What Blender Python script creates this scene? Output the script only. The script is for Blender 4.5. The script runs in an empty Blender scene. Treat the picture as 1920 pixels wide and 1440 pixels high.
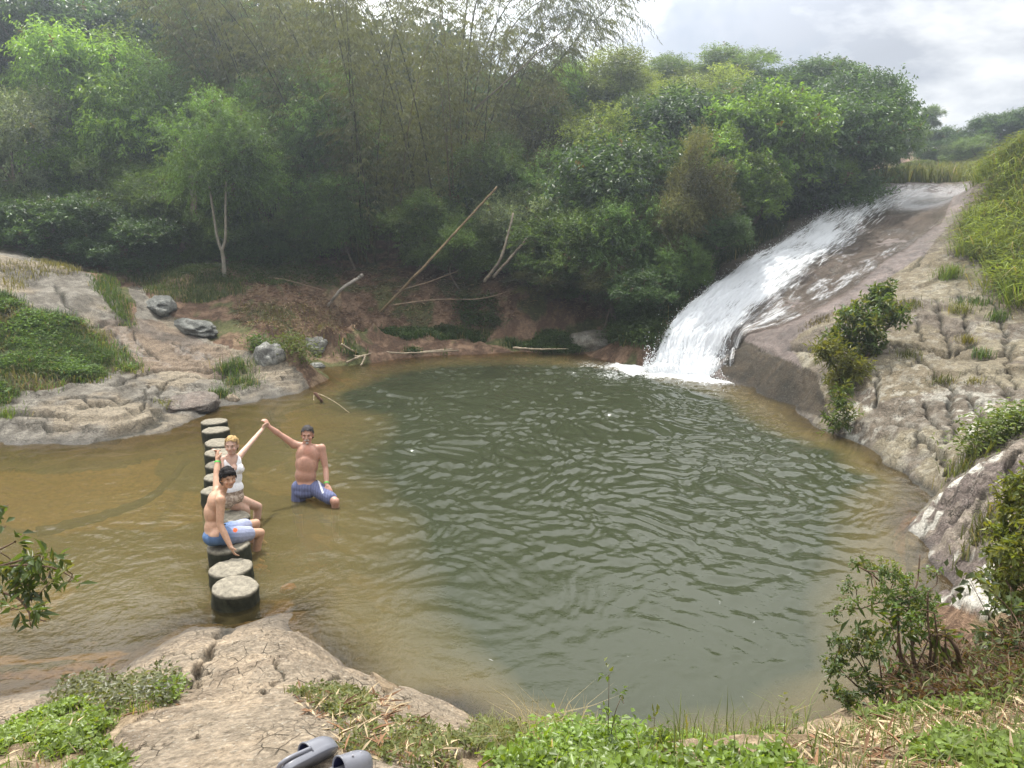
import bpy, math, random
import numpy as np
from mathutils import Vector, Matrix, Quaternion
SC = bpy.context.scene
COL = SC.collection
R = math.radians
rng = np.random.default_rng(11)
random.seed(5)
# ---------------------------------------------------------------- camera frame (photo pixels are 1920 x 1440)
FPX, TH, CH = 1423.0, R(12.0), 3.76
CT, ST = math.cos(TH), math.sin(TH)
CAM = np.array([0.0, 0.0, CH])
FW, UP = np.array([0, CT, -ST]), np.array([0, ST, CT])
def ray(px, py):
    u, v = (px - 960) / FPX, (py - 720) / FPX
    return np.array([u, CT - v * ST, -ST - v * CT])
def at(px, py, d): return CAM + d * ray(px, py)
def atz(px, py, z):
    r = ray(px, py); return CAM + r * ((z - CH) / r[2])
def project(P):
    rel = P - CAM
    d = rel @ FW
    dd = np.where(d > .05, d, .05)
    return 960 + FPX * rel[..., 0] / dd, 720 - FPX * (rel @ UP) / dd, d
def lin(r, g, b):
    f = lambda c: c / 12.92 if c <= .04045 else ((c + .055) / 1.055) ** 2.4
    return (f(r / 255), f(g / 255), f(b / 255))
# ---------------------------------------------------------------- numpy noise
def _h(ix, iy, iz, s):
    h = (ix.astype(np.int64) * 374761393 + iy.astype(np.int64) * 668265263 + iz.astype(np.int64) * 1440662683 + s * 1274126177) & 0xffffffff
    h = ((h ^ (h >> 13)) * 1274126177) & 0xffffffff
    h = ((h ^ (h >> 16)) * 2246822519) & 0xffffffff
    return ((h ^ (h >> 15)) & 0xffffffff) / 4294967295.0
def vnoise(x, y, z=None, s=0):
    x = np.asarray(x, float); y = np.asarray(y, float)
    z = np.zeros_like(x) if z is None else np.asarray(z, float)
    fx, fy, fz = np.floor(x), np.floor(y), np.floor(z)
    tx, ty, tz = x - fx, y - fy, z - fz
    tx, ty, tz = [t * t * t * (t * (t * 6 - 15) + 10) for t in (tx, ty, tz)]
    r = 0
    flat = not np.any(tz)
    for k in ((0,) if flat else (0, 1)):
        a = _h(fx, fy, fz + k, s); b = _h(fx + 1, fy, fz + k, s)
        c = _h(fx, fy + 1, fz + k, s); d = _h(fx + 1, fy + 1, fz + k, s)
        p = (a + (b - a) * tx) * (1 - ty) + (c + (d - c) * tx) * ty
        r = r + p * (1 if flat else ((1 - tz) if k == 0 else tz))
    return r * 2 - 1
def fbm(x, y, z=None, o=4, s=0, g=.5):
    a, t, f = 1., 0., 1.
    for i in range(o):
        t = t + a * vnoise(x * f, y * f, None if z is None else z * f, s + i * 17); a *= g; f *= 2.03
    return t
def voro(x, y, s=0):
    fx, fy = np.floor(x), np.floor(y)
    f1 = np.full(np.shape(x), 9.); f2 = f1.copy(); idv = np.zeros(np.shape(x))
    z0 = np.zeros_like(fx)
    for i in (-1, 0, 1):
        for j in (-1, 0, 1):
            cx, cy = fx + i, fy + j
            d = np.hypot(cx + _h(cx, cy, z0, s) - x, cy + _h(cx, cy, z0 + 7, s) - y)
            m = d < f1
            f2 = np.where(m, f1, np.minimum(f2, d)); idv = np.where(m, _h(cx, cy, z0 + 3, s), idv); f1 = np.where(m, d, f1)
    return f1, f2, idv
def unit(v): return v / (np.linalg.norm(v, axis=-1, keepdims=True) + 1e-9)
def sstep(a, b, x):
    t = np.clip((x - a) / (b - a), 0, 1); return t * t * (3 - 2 * t)
def inpoly(px, py, poly):
    r = np.zeros(np.shape(px), bool); n = len(poly)
    for i in range(n):
        x0, y0 = poly[i]; x1, y1 = poly[(i + 1) % n]
        if y0 == y1: continue
        c = ((y0 > py) != (y1 > py)) & (px < (x1 - x0) * (py - y0) / (y1 - y0) + x0)
        r ^= c
    return r
# ---------------------------------------------------------------- object helpers
def tag(o, label=None, cat=None, group=None, kind=None):
    if label: o['label'] = label
    if cat: o['category'] = cat
    if group: o['group'] = group
    if kind: o['kind'] = kind
    return o
def mesh_np(name, V, Fc, mat=None, attrs=None, smooth=True):
    """V (n,3); Fc (m,k) index array or list of such arrays"""
    me = bpy.data.meshes.new(name)
    fs = Fc if isinstance(Fc, list) else [Fc]
    fs = [np.asarray(f, np.int32) for f in fs if len(f)]
    V = np.asarray(V, np.float32)
    me.vertices.add(len(V)); me.vertices.foreach_set('co', V.ravel())
    tot = np.concatenate([np.full(len(f), f.shape[1], np.int32) for f in fs])
    me.loops.add(int(tot.sum())); me.loops.foreach_set('vertex_index', np.concatenate([f.ravel() for f in fs]))
    me.polygons.add(len(tot))
    st = np.zeros(len(tot), np.int32); st[1:] = np.cumsum(tot)[:-1]
    me.polygons.foreach_set('loop_start', st)
    if smooth: me.polygons.foreach_set('use_smooth', np.ones(len(tot), bool))
    for k, v in (attrs or {}).items():
        v = np.asarray(v, np.float32)
        if v.ndim == 1:
            a = me.attributes.new(k, 'FLOAT', 'POINT'); a.data.foreach_set('value', v)
        else:
            if v.shape[1] == 3: v = np.hstack([v, np.ones((len(v), 1), np.float32)])
            a = me.attributes.new(k, 'FLOAT_COLOR', 'POINT'); a.data.foreach_set('color', v.ravel())
    me.update(calc_edges=True)
    if mat: me.materials.append(mat)
    return me
def link(name, me, parent=None):
    o = bpy.data.objects.new(name, me); COL.objects.link(o)
    if parent: o.parent = parent
    return o
def empty(name, loc=(0, 0, 0), rz=0):
    o = bpy.data.objects.new(name, None); COL.objects.link(o)
    o.location = loc; o.rotation_euler = (0, 0, rz); return o
class Acc:
    """collects pieces (verts, faces, colours) into one mesh"""
    def __init__(s): s.V = []; s.F3 = []; s.F4 = []; s.C = []; s.n = 0
    def add(s, V, F, C=(1, 1, 1)):
        V = np.asarray(V, float); F = np.asarray(F)
        C = np.asarray(C, float)
        if C.ndim == 1: C = np.tile(C[:3], (len(V), 1))
        (s.F3 if F.shape[1] == 3 else s.F4).append(F + s.n)
        s.V.append(V); s.C.append(C); s.n += len(V)
    def mesh(s, name, mat, smooth=True):
        f = []
        if s.F3: f.append(np.concatenate(s.F3))
        if s.F4: f.append(np.concatenate(s.F4))
        return mesh_np(name, np.concatenate(s.V), f, mat, {'Col': np.concatenate(s.C)}, smooth)
def tube(P, rad, n=6, cap=True):
    P = np.asarray(P, float); k = len(P); rad = np.broadcast_to(np.asarray(rad, float), (k,))
    T = np.gradient(P, axis=0); T /= np.linalg.norm(T, axis=1)[:, None] + 1e-9
    a = np.array([0, 0, 1.]) if abs(T[0, 2]) < .9 else np.array([1., 0, 0])
    V = []
    for i in range(k):
        a = a - T[i] * (a @ T[i]); a /= np.linalg.norm(a) + 1e-9
        b = np.cross(T[i], a)
        th = np.arange(n) * 2 * np.pi / n
        V.append(P[i] + rad[i] * (np.cos(th)[:, None] * a + np.sin(th)[:, None] * b))
    V = np.concatenate(V); F = []
    i, j = np.meshgrid(np.arange(k - 1), np.arange(n), indexing='ij'); i = i.ravel(); j = j.ravel()
    F = np.stack([i * n + j, i * n + (j + 1) % n, (i + 1) * n + (j + 1) % n, (i + 1) * n + j], 1)
    if cap:
        V = np.vstack([V, P[0], P[-1]]); c0, c1 = k * n, k * n + 1; jj = np.arange(n)
        F = np.vstack([F, np.stack([np.full(n, c0), (jj + 1) % n, jj, np.full(n, c0)], 1),
                       np.stack([np.full(n, c1), (k - 1) * n + jj, (k - 1) * n + (jj + 1) % n, np.full(n, c1)], 1)])
        # degenerate quads -> keep as tri via repeated index is invalid, so split below
        tri = F[-2 * n:, :3]; return V, F[:-2 * n], tri
    return V, F, None
def add_tube(acc, P, rad, n=6, C=(1, 1, 1)):
    V, F, T = tube(P, rad, n)
    if np.ndim(C) == 1: Cc = np.tile(np.asarray(C, float)[:3], (len(V), 1))
    else: Cc = np.vstack([np.repeat(np.asarray(C, float), n, 0), C[0], C[-1]])
    base = acc.n; acc.add(V, F, Cc); acc.F3.append(T + base)
def curve_pts(P, k=12):
    """Catmull-Rom through P"""
    P = np.asarray(P, float); Q = np.vstack([2 * P[0] - P[1], P, 2 * P[-1] - P[-2]]); out = []
    for i in range(len(P) - 1):
        p0, p1, p2, p3 = Q[i:i + 4]
        t = np.linspace(0, 1, k, endpoint=(i == len(P) - 2))[:, None]
        out.append(.5 * (2 * p1 + (p2 - p0) * t + (2 * p0 - 5 * p1 + 4 * p2 - p3) * t ** 2 + (3 * p1 - p0 - 3 * p2 + p3) * t ** 3))
    return np.vstack(out)
# ---------------------------------------------------------------- node material helpers
class NT:
    def __init__(s, name):
        s.m = bpy.data.materials.new(name); s.m.use_nodes = True
        s.t = s.m.node_tree; s.t.nodes.clear(); s.out = s.n('ShaderNodeOutputMaterial')
    def n(s, typ, **kw):
        x = s.t.nodes.new(typ)
        for k, v in kw.items():
            if k.startswith('i_'): x.inputs[k[2:].replace('_', ' ')].default_value = v
            else: setattr(x, k, v)
        return x
    def l(s, a, b): s.t.links.new(a, b); return s
    def attr(s, name): return s.n('ShaderNodeAttribute', attribute_name=name)
    def math(s, op, a, b=None, c=None, clamp=False):
        x = s.n('ShaderNodeMath', operation=op, use_clamp=clamp)
        for i, q in enumerate((a, b, c)):
            if q is None: continue
            if hasattr(q, 'is_output'): s.l(q, x.inputs[i])
            else: x.inputs[i].default_value = q
        return x.outputs[0]
    def mix(s, f, a, b, blend='MIX'):
        x = s.n('ShaderNodeMix', data_type='RGBA', blend_type=blend)
        for q, i in ((f, 0), (a, 6), (b, 7)):
            if hasattr(q, 'is_output'): s.l(q, x.inputs[i])
            else: x.inputs[i].default_value = q if i == 0 else (*q[:3], 1)
        return x.outputs[2]
    def noise(s, scale, detail=4, rough=.55, vec=None, dist=0):
        x = s.n('ShaderNodeTexNoise'); x.inputs['Scale'].default_value = scale; x.inputs['Detail'].default_value = detail
        x.inputs['Roughness'].default_value = rough; x.inputs['Distortion'].default_value = dist
        if vec: s.l(vec, x.inputs['Vector'])
        return x
    def maprange(s, v, a, b, c=0, d=1):
        x = s.n('ShaderNodeMapRange'); s.l(v, x.inputs[0])
        for i, q in enumerate((a, b, c, d)): x.inputs[i + 1].default_value = q
        return x.outputs[0]
    def pos(s): return s.n('ShaderNodeNewGeometry').outputs['Position']
    def obj(s): return s.n('ShaderNodeTexCoord').outputs['Object']
    def bump(s, h, strength=.5, dist=.02, nrm=None):
        x = s.n('ShaderNodeBump'); x.inputs['Strength'].default_value = strength; x.inputs['Distance'].default_value = dist
        s.l(h, x.inputs['Height'])
        if nrm: s.l(nrm, x.inputs['Normal'])
        return x.outputs[0]
    def bsdf(s, col=None, rough=.6, spec=.4, nrm=None):
        x = s.n('ShaderNodeBsdfPrincipled'); x.inputs['Specular IOR Level'].default_value = spec
        for q, k in ((col, 'Base Color'), (rough, 'Roughness')):
            if q is None: continue
            if hasattr(q, 'is_output'): s.l(q, x.inputs[k])
            else: x.inputs[k].default_value = (*q[:3], 1) if k == 'Base Color' else q
        if nrm: s.l(nrm, x.inputs['Normal'])
        return x
    def done(s, sh): s.l(sh, s.out.inputs['Surface']); return s.m
def simple_mat(name, col, rough=.6, spec=.4, vary=.25, scale=8, bump=.3, bdist=.01):
    m = NT(name); o = m.obj()
    nz = m.noise(scale, 5, .6, o)
    f = m.maprange(nz.outputs[0], .3, .7, 1 - vary, 1 + vary)
    c = m.mix(1., col, f, 'MULTIPLY')
    nb = m.noise(scale * 4, 4, .6, o)
    return m.done(m.bsdf(c, rough, spec, m.bump(nb.outputs[0], bump, bdist)).outputs[0])
def attr_mat(name, rough=.6, spec=.3, vary=.2, scale=10, bump=.3, bdist=.01, trans=0.):
    m = NT(name); o = m.obj(); a = m.attr('Col')
    nz = m.noise(scale, 4, .6, o)
    f = m.maprange(nz.outputs[0], .3, .7, 1 - vary, 1 + vary)
    c = m.mix(1., a.outputs['Color'], f, 'MULTIPLY')
    b = m.bsdf(c, rough, spec, m.bump(nz.outputs[0], bump, bdist) if bump else None)
    if not trans: return m.done(b.outputs[0])
    t = m.n('ShaderNodeBsdfTranslucent'); m.l(m.mix(1., c, (1.25, 1.15, .55), 'MULTIPLY'), t.inputs[0])
    x = m.n('ShaderNodeMixShader'); x.inputs[0].default_value = trans
    m.l(b.outputs[0], x.inputs[1]); m.l(t.outputs[0], x.inputs[2])
    return m.done(x.outputs[0])
# ---------------------------------------------------------------- camera, sun, sky
cam = bpy.data.cameras.new('camera'); co = bpy.data.objects.new('camera', cam); COL.objects.link(co)
cam.sensor_width = 36; cam.lens = 36 * FPX / 1920; cam.clip_start = .05; cam.clip_end = 2000
co.location = CAM; co.rotation_euler = (R(90) - TH, 0, 0); SC.camera = co
SUN_AZ, SUN_EL = R(-24), R(64)
S = Vector((math.sin(SUN_AZ) * math.cos(SUN_EL), math.cos(SUN_AZ) * math.cos(SUN_EL), math.sin(SUN_EL)))
sl = bpy.data.lights.new('sun', 'SUN'); sl.energy = 5.0; sl.angle = R(.6); sl.color = (1, .955, .87)
so = bpy.data.objects.new('sun', sl); COL.objects.link(so); so.rotation_euler = S.to_track_quat('Z', 'Y').to_euler(); so.location = (-20, 20, 40)
w = bpy.data.worlds.new('World'); SC.world = w; w.use_nodes = True
t = w.node_tree; t.nodes.clear()
def wn(k, **kw):
    x = t.nodes.new(k)
    for a, b in kw.items(): setattr(x, a, b)
    return x
sky = wn('ShaderNodeTexSky', sky_type='NISHITA', sun_disc=False, sun_elevation=SUN_EL, sun_rotation=SUN_AZ, dust_density=2.0)
bg = wn('ShaderNodeBackground'); bg.inputs[1].default_value = .1
t.links.new(sky.outputs[0], bg.inputs[0])
tc = wn('ShaderNodeTexCoord'); mp = wn('ShaderNodeMapping'); mp.inputs['Scale'].default_value = (1, 1, 2.2); mp.inputs['Location'].default_value = (.35, .0, .1)
t.links.new(tc.outputs['Generated'], mp.inputs[0])
n1 = wn('ShaderNodeTexNoise'); n1.inputs['Scale'].default_value = 2.1; n1.inputs['Detail'].default_value = 8; n1.inputs['Roughness'].default_value = .55; n1.inputs['Distortion'].default_value = .3
t.links.new(mp.outputs[0], n1.inputs['Vector'])
cr = wn('ShaderNodeValToRGB'); e = cr.color_ramp.elements
e[0].position = .41; e[0].color = (.50, .53, .60, 1); e[1].position = .55; e[1].color = (1.2, 1.2, 1.19, 1)
t.links.new(n1.outputs[0], cr.inputs[0])
cb = wn('ShaderNodeBackground')
sx_ = wn('ShaderNodeSeparateXYZ'); t.links.new(tc.outputs['Generated'], sx_.inputs[0]); hi = wn('ShaderNodeMapRange'); hi.inputs[1].default_value = .26; hi.inputs[2].default_value = .42; t.links.new(sx_.outputs[2], hi.inputs[0])
mxc = wn('ShaderNodeMix', data_type='RGBA'); t.links.new(hi.outputs[0], mxc.inputs[0]); t.links.new(cr.outputs[0], mxc.inputs[6]); mxc.inputs[7].default_value = (1.1, 1.1, 1.1, 1); t.links.new(mxc.outputs[2], cb.inputs[0])   # thinner bright cloud overhead
dt = wn('ShaderNodeVectorMath', operation='DOT_PRODUCT'); dt.inputs[1].default_value = S; t.links.new(tc.outputs['Generated'], dt.inputs[0])
gm_ = wn('ShaderNodeMapRange'); gm_.inputs[1].default_value = .45; gm_.inputs[2].default_value = .85; gm_.inputs[3].default_value = 1.0; gm_.inputs[4].default_value = 3.1; t.links.new(dt.outputs['Value'], gm_.inputs[0]); t.links.new(gm_.outputs[0], cb.inputs[1])   # cloud is brighter towards the sun
n2 = wn('ShaderNodeTexNoise'); n2.inputs['Scale'].default_value = 1.6; n2.inputs['Detail'].default_value = 6; n2.inputs['Roughness'].default_value = .6
m2 = wn('ShaderNodeMapping'); m2.inputs['Location'].default_value = (3.1, 1.7, .4); t.links.new(tc.outputs['Generated'], m2.inputs[0]); t.links.new(m2.outputs[0], n2.inputs['Vector'])
r2 = wn('ShaderNodeMapRange'); r2.inputs[1].default_value = .31; r2.inputs[2].default_value = .45; t.links.new(n2.outputs[0], r2.inputs[0])
ms = wn('ShaderNodeMixShader'); t.links.new(r2.outputs[0], ms.inputs[0]); t.links.new(bg.outputs[0], ms.inputs[1]); t.links.new(cb.outputs[0], ms.inputs[2])
ow = wn('ShaderNodeOutputWorld'); t.links.new(ms.outputs[0], ow.inputs[0])
SC.view_settings.view_transform = 'Standard'; SC.view_settings.look = 'None'; SC.view_settings.exposure = .09; SC.view_settings.gamma = 1
SC.render.engine = 'CYCLES'
cy = SC.cycles; cy.max_bounces = 7; cy.diffuse_bounces = 3; cy.glossy_bounces = 3; cy.transmission_bounces = 4; cy.transparent_max_bounces = 12; cy.volume_bounces = 0
cy.use_denoising = True; cy.sample_clamp_indirect = 6; cy.caustics_reflective = False; cy.caustics_refractive = False
# ---------------------------------------------------------------- terrain control points
CP = []                                                     # world points x, y, z
def Z(z, *pts):
    for p in pts: CP.append(atz(p[0], p[1], z))
def D(*pts):
    for p in pts: CP.append(at(*p))
def Wz(z, *pts):                                            # a bed point under the water surface point
    for p in pts:
        q = atz(p[0], p[1], 0); CP.append(np.array([q[0], q[1], z]))
SHORE_L = [(-300, 832), (-150, 830), (0, 828), (100, 829), (210, 828), (268, 816), (300, 795), (325, 782), (385, 768), (440, 758), (500, 748), (560, 738), (592, 722), (566, 695), (600, 678), (640, 657)]
SHORE_F = [(700, 655), (800, 652), (900, 650), (1000, 652), (1080, 655), (1150, 655), (1200, 660)]
SHORE_R = [(1215, 690), (1250, 695), (1300, 697), (1355, 692), (1420, 727), (1500, 762), (1555, 792), (1600, 827), (1650, 872), (1700, 905), (1745, 938), (1702, 995), (1765, 1035), (1775, 1085), (1840, 1135)]
SHORE_N = [(575, 1143), (525, 1150), (455, 1172), (420, 1168), (350, 1166), (262, 1230), (190, 1285), (100, 1290), (0, 1310), (-200, 1340), (-420, 1360), (640, 1240), (690, 1300), (760, 1312), (850, 1320), (930, 1365)]
Z(0, *SHORE_L, *SHORE_F, *SHORE_R, *SHORE_N)
# left outcrop and the mound behind it
Z(.10, (230, 808), (275, 800)); Z(.30, (215, 785), (285, 772)); Z(.18, (60, 805), (140, 800), (-80, 805))
Z(.42, (100, 760), (250, 740)); Z(.5, (0, 742), (-120, 740)); Z(.5, (200, 700)); Z(.35, (320, 705)); Z(.28, (330, 755), (300, 762)); Z(.12, (390, 745)); Z(.36, (420, 700)); Z(.3, (480, 705)); Z(.22, (540, 715))
Z(.9, (60, 680), (160, 660)); Z(.6, (300, 668)); Z(.75, (380, 650)); Z(.45, (470, 672)); Z(.25, (530, 690))
Z(1.15, (240, 620)); Z(1.6, (0, 600), (110, 590)); Z(1.45, (210, 570)); Z(1.2, (310, 600)); Z(.95, (400, 620))
Z(2.1, (60, 540), (140, 545)); Z(2.9, (0, 480)); Z(2.6, (120, 498)); Z(2.4, (190, 510)); Z(1.9, (250, 545)); Z(3.1, (-150, 470)); Z(2.4, (-200, 560)); Z(1.2, (-200, 680))
Z(.9, (480, 640), (550, 645)); Z(1.25, (500, 600)); Z(1.6, (450, 560), (380, 560)); Z(1.4, (560, 570)); Z(1.05, (610, 605)); Z(.3, (640, 645)); Z(.25, (600, 660))
Z(2.05, (450, 522), (520, 530)); Z(2.3, (350, 510))
# far bank
Z(.95, (660, 605), (700, 600)); Z(.3, (700, 645), (900, 640), (1050, 640)); Z(.62, (800, 616), (950, 610), (1050, 618)); Z(.75, (750, 600), (900, 598), (1020, 598)); Z(1.5, (700, 552), (820, 550), (920, 552), (1020, 552)); Z(2.05, (700, 512), (900, 515), (600, 515))
Z(1.35, (1120, 560)); Z(.5, (1170, 640)); Z(1.0, (1200, 600)); D((1222, 640, 20.4), (1240, 598, 21.1), (1240, 560, 21.7))
# rock slide of the fall: station line with a convex profile
D((1300, 632, 20.05), (1340, 580, 20.9), (1430, 525, 21.9), (1520, 470, 23.4), (1600, 425, 25.0), (1680, 375, 27.2), (1720, 345, 29.2))
D((1335, 540, 21.8), (1415, 485, 23.1), (1480, 450, 24.3), (1555, 398, 26.4), (1625, 352, 29.5))
D((1300, 545, 22.3), (1380, 480, 23.8), (1470, 420, 25.8), (1540, 372, 28.3))
D((1375, 655, 19.0), (1390, 625, 19.8), (1450, 580, 20.5), (1520, 530, 21.3), (1600, 480, 22.3), (1690, 430, 24.0), (1790, 370, 27.0))
D((1480, 668, 16.9), (1540, 700, 15.4), (1540, 620, 17.4), (1620, 560, 18.4), (1560, 740, 14.4), (1595, 770, 13.9))
D((1640, 345, 30.0), (1740, 342, 30.5), (1850, 340, 30.5)); D((1760, 338, 36), (1650, 338, 38), (1900, 325, 38))
# right slabs
D((1620, 690, 14.9), (1640, 620, 16.4), (1700, 560, 17.6), (1730, 480, 20.2), (1800, 430, 22.0), (1835, 370, 25.5), (1820, 500, 19.0))
D((1700, 690, 14.5), (1800, 690, 14.2), (1760, 600, 16.5), (1850, 600, 16.2), (1900, 690, 13.9), (1700, 800, 12.6), (1800, 790, 12.2), (1900, 780, 12.0), (1760, 870, 11.2), (1830, 830, 11.0), (1920, 600, 16.0), (2100, 650, 14.5), (2100, 750, 12.4))
D((1870, 560, 17.2), (1920, 520, 17.8), (1850, 420, 21.5), (1875, 350, 22.0), (1920, 285, 22.0), (2050, 230, 22.0), (2200, 300, 19), (2200, 480, 17))
# big block and pale boulder bank on the right
D((1800, 925, 9.05), (1850, 880, 9.0), (1912, 838, 8.9), (1780, 980, 8.7), (1860, 940, 8.35), (1920, 900, 8.3), (1830, 1020, 8.15), (2100, 780, 8.6), (2100, 950, 7.4))
D((1795, 1075, 7.35), (1850, 1060, 7.25), (1810, 1130, 6.75), (1900, 1120, 6.5), (1920, 1030, 7.0))
D((1900, 1210, 5.2), (1850, 1260, 4.75), (1790, 1290, 4.45), (1700, 1310, 4.45), (1640, 1345, 4.25), (1920, 1300, 4.2), (1760, 1360, 3.75), (1600, 1390, 3.75), (1900, 1390, 3.45), (2150, 1150, 4.6), (2200, 1350, 3.2))
D((1740, 1240, 5.0), (1650, 1290, 4.9), (1560, 1400, 3.5))
for x, y in ((3.85, 6.35), (2.95, 5.55), (1.75, 4.75), (.9, 4.55), (.1, 4.7)): CP.append(np.array([x, y, -.05]))
# near bank, camera's own footing
Z(1.66, (1500, 1412), (1300, 1418), (1150, 1412), (1030, 1415)); Z(1.4, (940, 1400)); Z(1.42, (880, 1372)); Z(1.25, (800, 1340)); Z(.8, (740, 1318)); Z(1.6, (740, 1400)); Z(1.8, (620, 1412)); Z(1.4, (600, 1300), (500, 1310)); Z(.92, (545, 1232)); Z(.45, (560, 1180)); Z(.35, (500, 1190)); Z(.55, (470, 1225)); Z(.15, (440, 1200)); Z(.3, (390, 1200)); Z(.6, (340, 1240)); Z(.75, (400, 1265)); Z(.95, (430, 1300)); Z(.95, (280, 1300)); Z(.4, (240, 1275)); Z(1.55, (420, 1390)); Z(1.35, (260, 1370)); Z(1.5, (200, 1440)); Z(.95, (100, 1370)); Z(.45, (60, 1330)); Z(1.15, (0, 1420)); Z(.6, (-150, 1400)); Z(1.75, (900, 1440))
for x, y, z in ((0, 1.6, 2.0), (0, .3, 2.15), (1.5, 1.5, 2.05), (-1.5, 1.5, 1.8), (-3, 1.5, 1.4), (4, 2, 2.3), (7, 4, 2.6), (9, 7, 2.9), (-6, 2.5, .9), (0, -4, 2.4), (-8, -2, 1.6), (8, -3, 3), (0, -15, 3), (-25, -10, 2.5), (25, -10, 4.5), (16, 9, 3.4), (20, 16, 5.5), (24, 24, 7)): CP.append(np.array([x, y, z], float))
# woods floor and far land
for x, y, z in ((-14, 28, 3.2), (-4, 29, 3.0), (3, 29, 3.0), (9, 30, 3.6), (-24, 26, 3.6), (-16, 22, 3.0), (-20, 40, 5), (0, 42, 4.6), (14, 44, 6.0), (26, 44, 6.6), (0, 60, 7), (25, 65, 8), (-35, 55, 7), (60, 60, 12), (-60, 60, 10), (0, 120, 12), (90, 90, 16), (-90, 90, 14), (-22, 12, .9), (-40, 14, 2), (-40, 30, 4), (-13, 6.5, -.35), (-22, 6, -.2), (-12, 3.6, .5), (40, 20, 9), (40, -40, 6), (-50, -40, 4)): CP.append(np.array([x, y, z], float))
# pool bed
Wz(-1.6, (900, 750), (1000, 900), (760, 720), (1150, 700)); Wz(-1.8, (1100, 800), (1200, 1000)); Wz(-1.5, (1100, 1150), (1300, 750), (1450, 850)); Wz(-1.4, (1300, 1200), (1450, 1100)); Wz(-1.3, (1200, 725), (800, 900), (1500, 1000)); Wz(-1.2, (850, 690), (1400, 800), (650, 740))
Wz(-.45, (100, 900), (-150, 900)); Wz(-.55, (250, 950), (100, 1100), (300, 1050), (500, 930), (410, 860), (500, 820)); Wz(-.62, (578, 938), (640, 1150), (600, 1060)); Wz(-.5, (450, 1000), (430, 1110), (520, 1100)); Wz(-.35, (250, 1160), (380, 1130)); Wz(-.25, (0, 1200)); Wz(-.9, (720, 1000), (640, 850)); Wz(-.8, (760, 1180), (820, 1250)); Wz(-.5, (760, 1290)); Wz(-1.2, (1000, 1300), (1200, 1350)); Wz(-1.1, (1400, 1330), (1520, 1250), (1640, 900), (1560, 850)); Wz(-.55, (1640, 1120), (1660, 1000)); Wz(-.5, (600, 800), (540, 790))
CP = np.array(CP)
def _solve():
    P = CP[:, :2]
    d = np.linalg.norm(P[:, None] - P[None], axis=2)
    n = len(P); A = np.zeros((n + 3, n + 3)); A[:n, :n] = d - np.eye(n) * .04
    A[:n, n] = 1; A[:n, n + 1:] = P; A[n, :n] = 1; A[n + 1:, :n] = P.T
    b = np.zeros(n + 3); b[:n] = CP[:, 2]
    return np.linalg.solve(A, b)
_W = _solve()
def hf(x, y):
    x = np.asarray(x, float); y = np.asarray(y, float); sh = x.shape
    x = x.ravel(); y = y.ravel(); out = np.empty(len(x)); n = len(CP)
    for i in range(0, len(x), 60000):
        a, b = x[i:i + 60000], y[i:i + 60000]
        d = np.sqrt((a[:, None] - CP[None, :, 0]) ** 2 + (b[:, None] - CP[None, :, 1]) ** 2)
        out[i:i + 60000] = d @ _W[:n] + _W[n] + a * _W[n + 1] + b * _W[n + 2]
    return out.reshape(sh)
_DS = np.concatenate([np.arange(1.2, 60, .06), np.arange(60, 140, .5)])
def hit(px, py, floor=None, dmin=1.2):
    """world point where the line of sight first meets the land"""
    r = ray(px, py); ds = _DS[_DS >= dmin]; P = CAM + ds[:, None] * r
    h = hf(P[:, 0], P[:, 1])
    if floor is not None: h = np.maximum(h, floor)
    k = np.argmax(P[:, 2] < h) if np.any(P[:, 2] < h) else len(P) - 1
    p = P[k].copy(); p[2] = h[k]; return p
def ground(x, y): return float(hf(np.array([x]), np.array([y]))[0])
# ---------------------------------------------------------------- the one land sheet, polar grid
def _grid():
    a = np.concatenate([np.linspace(-180, -60, 26)[:-1], np.linspace(-60, -40, 60)[:-1], np.linspace(-40, 40, 1100)[:-1], np.linspace(40, 60, 60)[:-1], np.linspace(60, 180, 26)[:-1]])
    r = np.concatenate([np.linspace(.3, 1.6, 8)[:-1], np.geomspace(1.6, 34, 960)[:-1], np.geomspace(34, 118, 50)])
    return np.radians(a), r
GA, GR = _grid(); NA, NR = len(GA), len(GR)
gx = (GR[:, None] * np.sin(GA)[None]).ravel(); gy = (GR[:, None] * np.cos(GA)[None]).ravel()
gz = hf(gx, gy)
far = np.hypot(gx, gy) > 120
gz = np.where(far, np.minimum(gz, 20), gz)
gpx, gpy, gd = project(np.stack([gx, gy, gz], 1))
vis = gd > .3
gpx = np.where(vis, gpx, -9e3)
wx = fbm(gx * .9, gy * .9, o=3, s=4); wy = fbm(gx * .9 + 9, gy * .9, o=3, s=5)
qx, qy = gpx + wx * 120 / np.maximum(gd, 2), gpy + wy * 120 / np.maximum(gd, 2)
def region(poly, d0, d1): return inpoly(qx, qy, poly) & (gd > d0) & (gd < d1)
ROCK_L = [(-900, 440), (0, 466), (110, 490), (170, 515), (225, 580), (250, 612), (250, 560), (235, 535), (270, 540), (330, 600), (400, 640), (470, 664), (545, 690), (580, 730), (600, 770), (300, 1010), (-900, 1010)]
ROCK_R = [(1360, 720), (1225, 700), (1228, 640), (1300, 545), (1370, 487), (1470, 420), (1550, 368), (1600, 340), (1850, 334), (1850, 366), (1818, 430), (1840, 500), (1885, 565), (1960, 600), (2500, 640), (2500, 860), (1920, 860), (1800, 960), (1500, 1000)]
BLOCK_R = [(1690, 995), (1745, 930), (1825, 862), (1925, 806), (2400, 700), (2300, 940), (1920, 990), (1870, 1020), (1900, 1130), (1850, 1160), (1700, 1110)]
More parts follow.
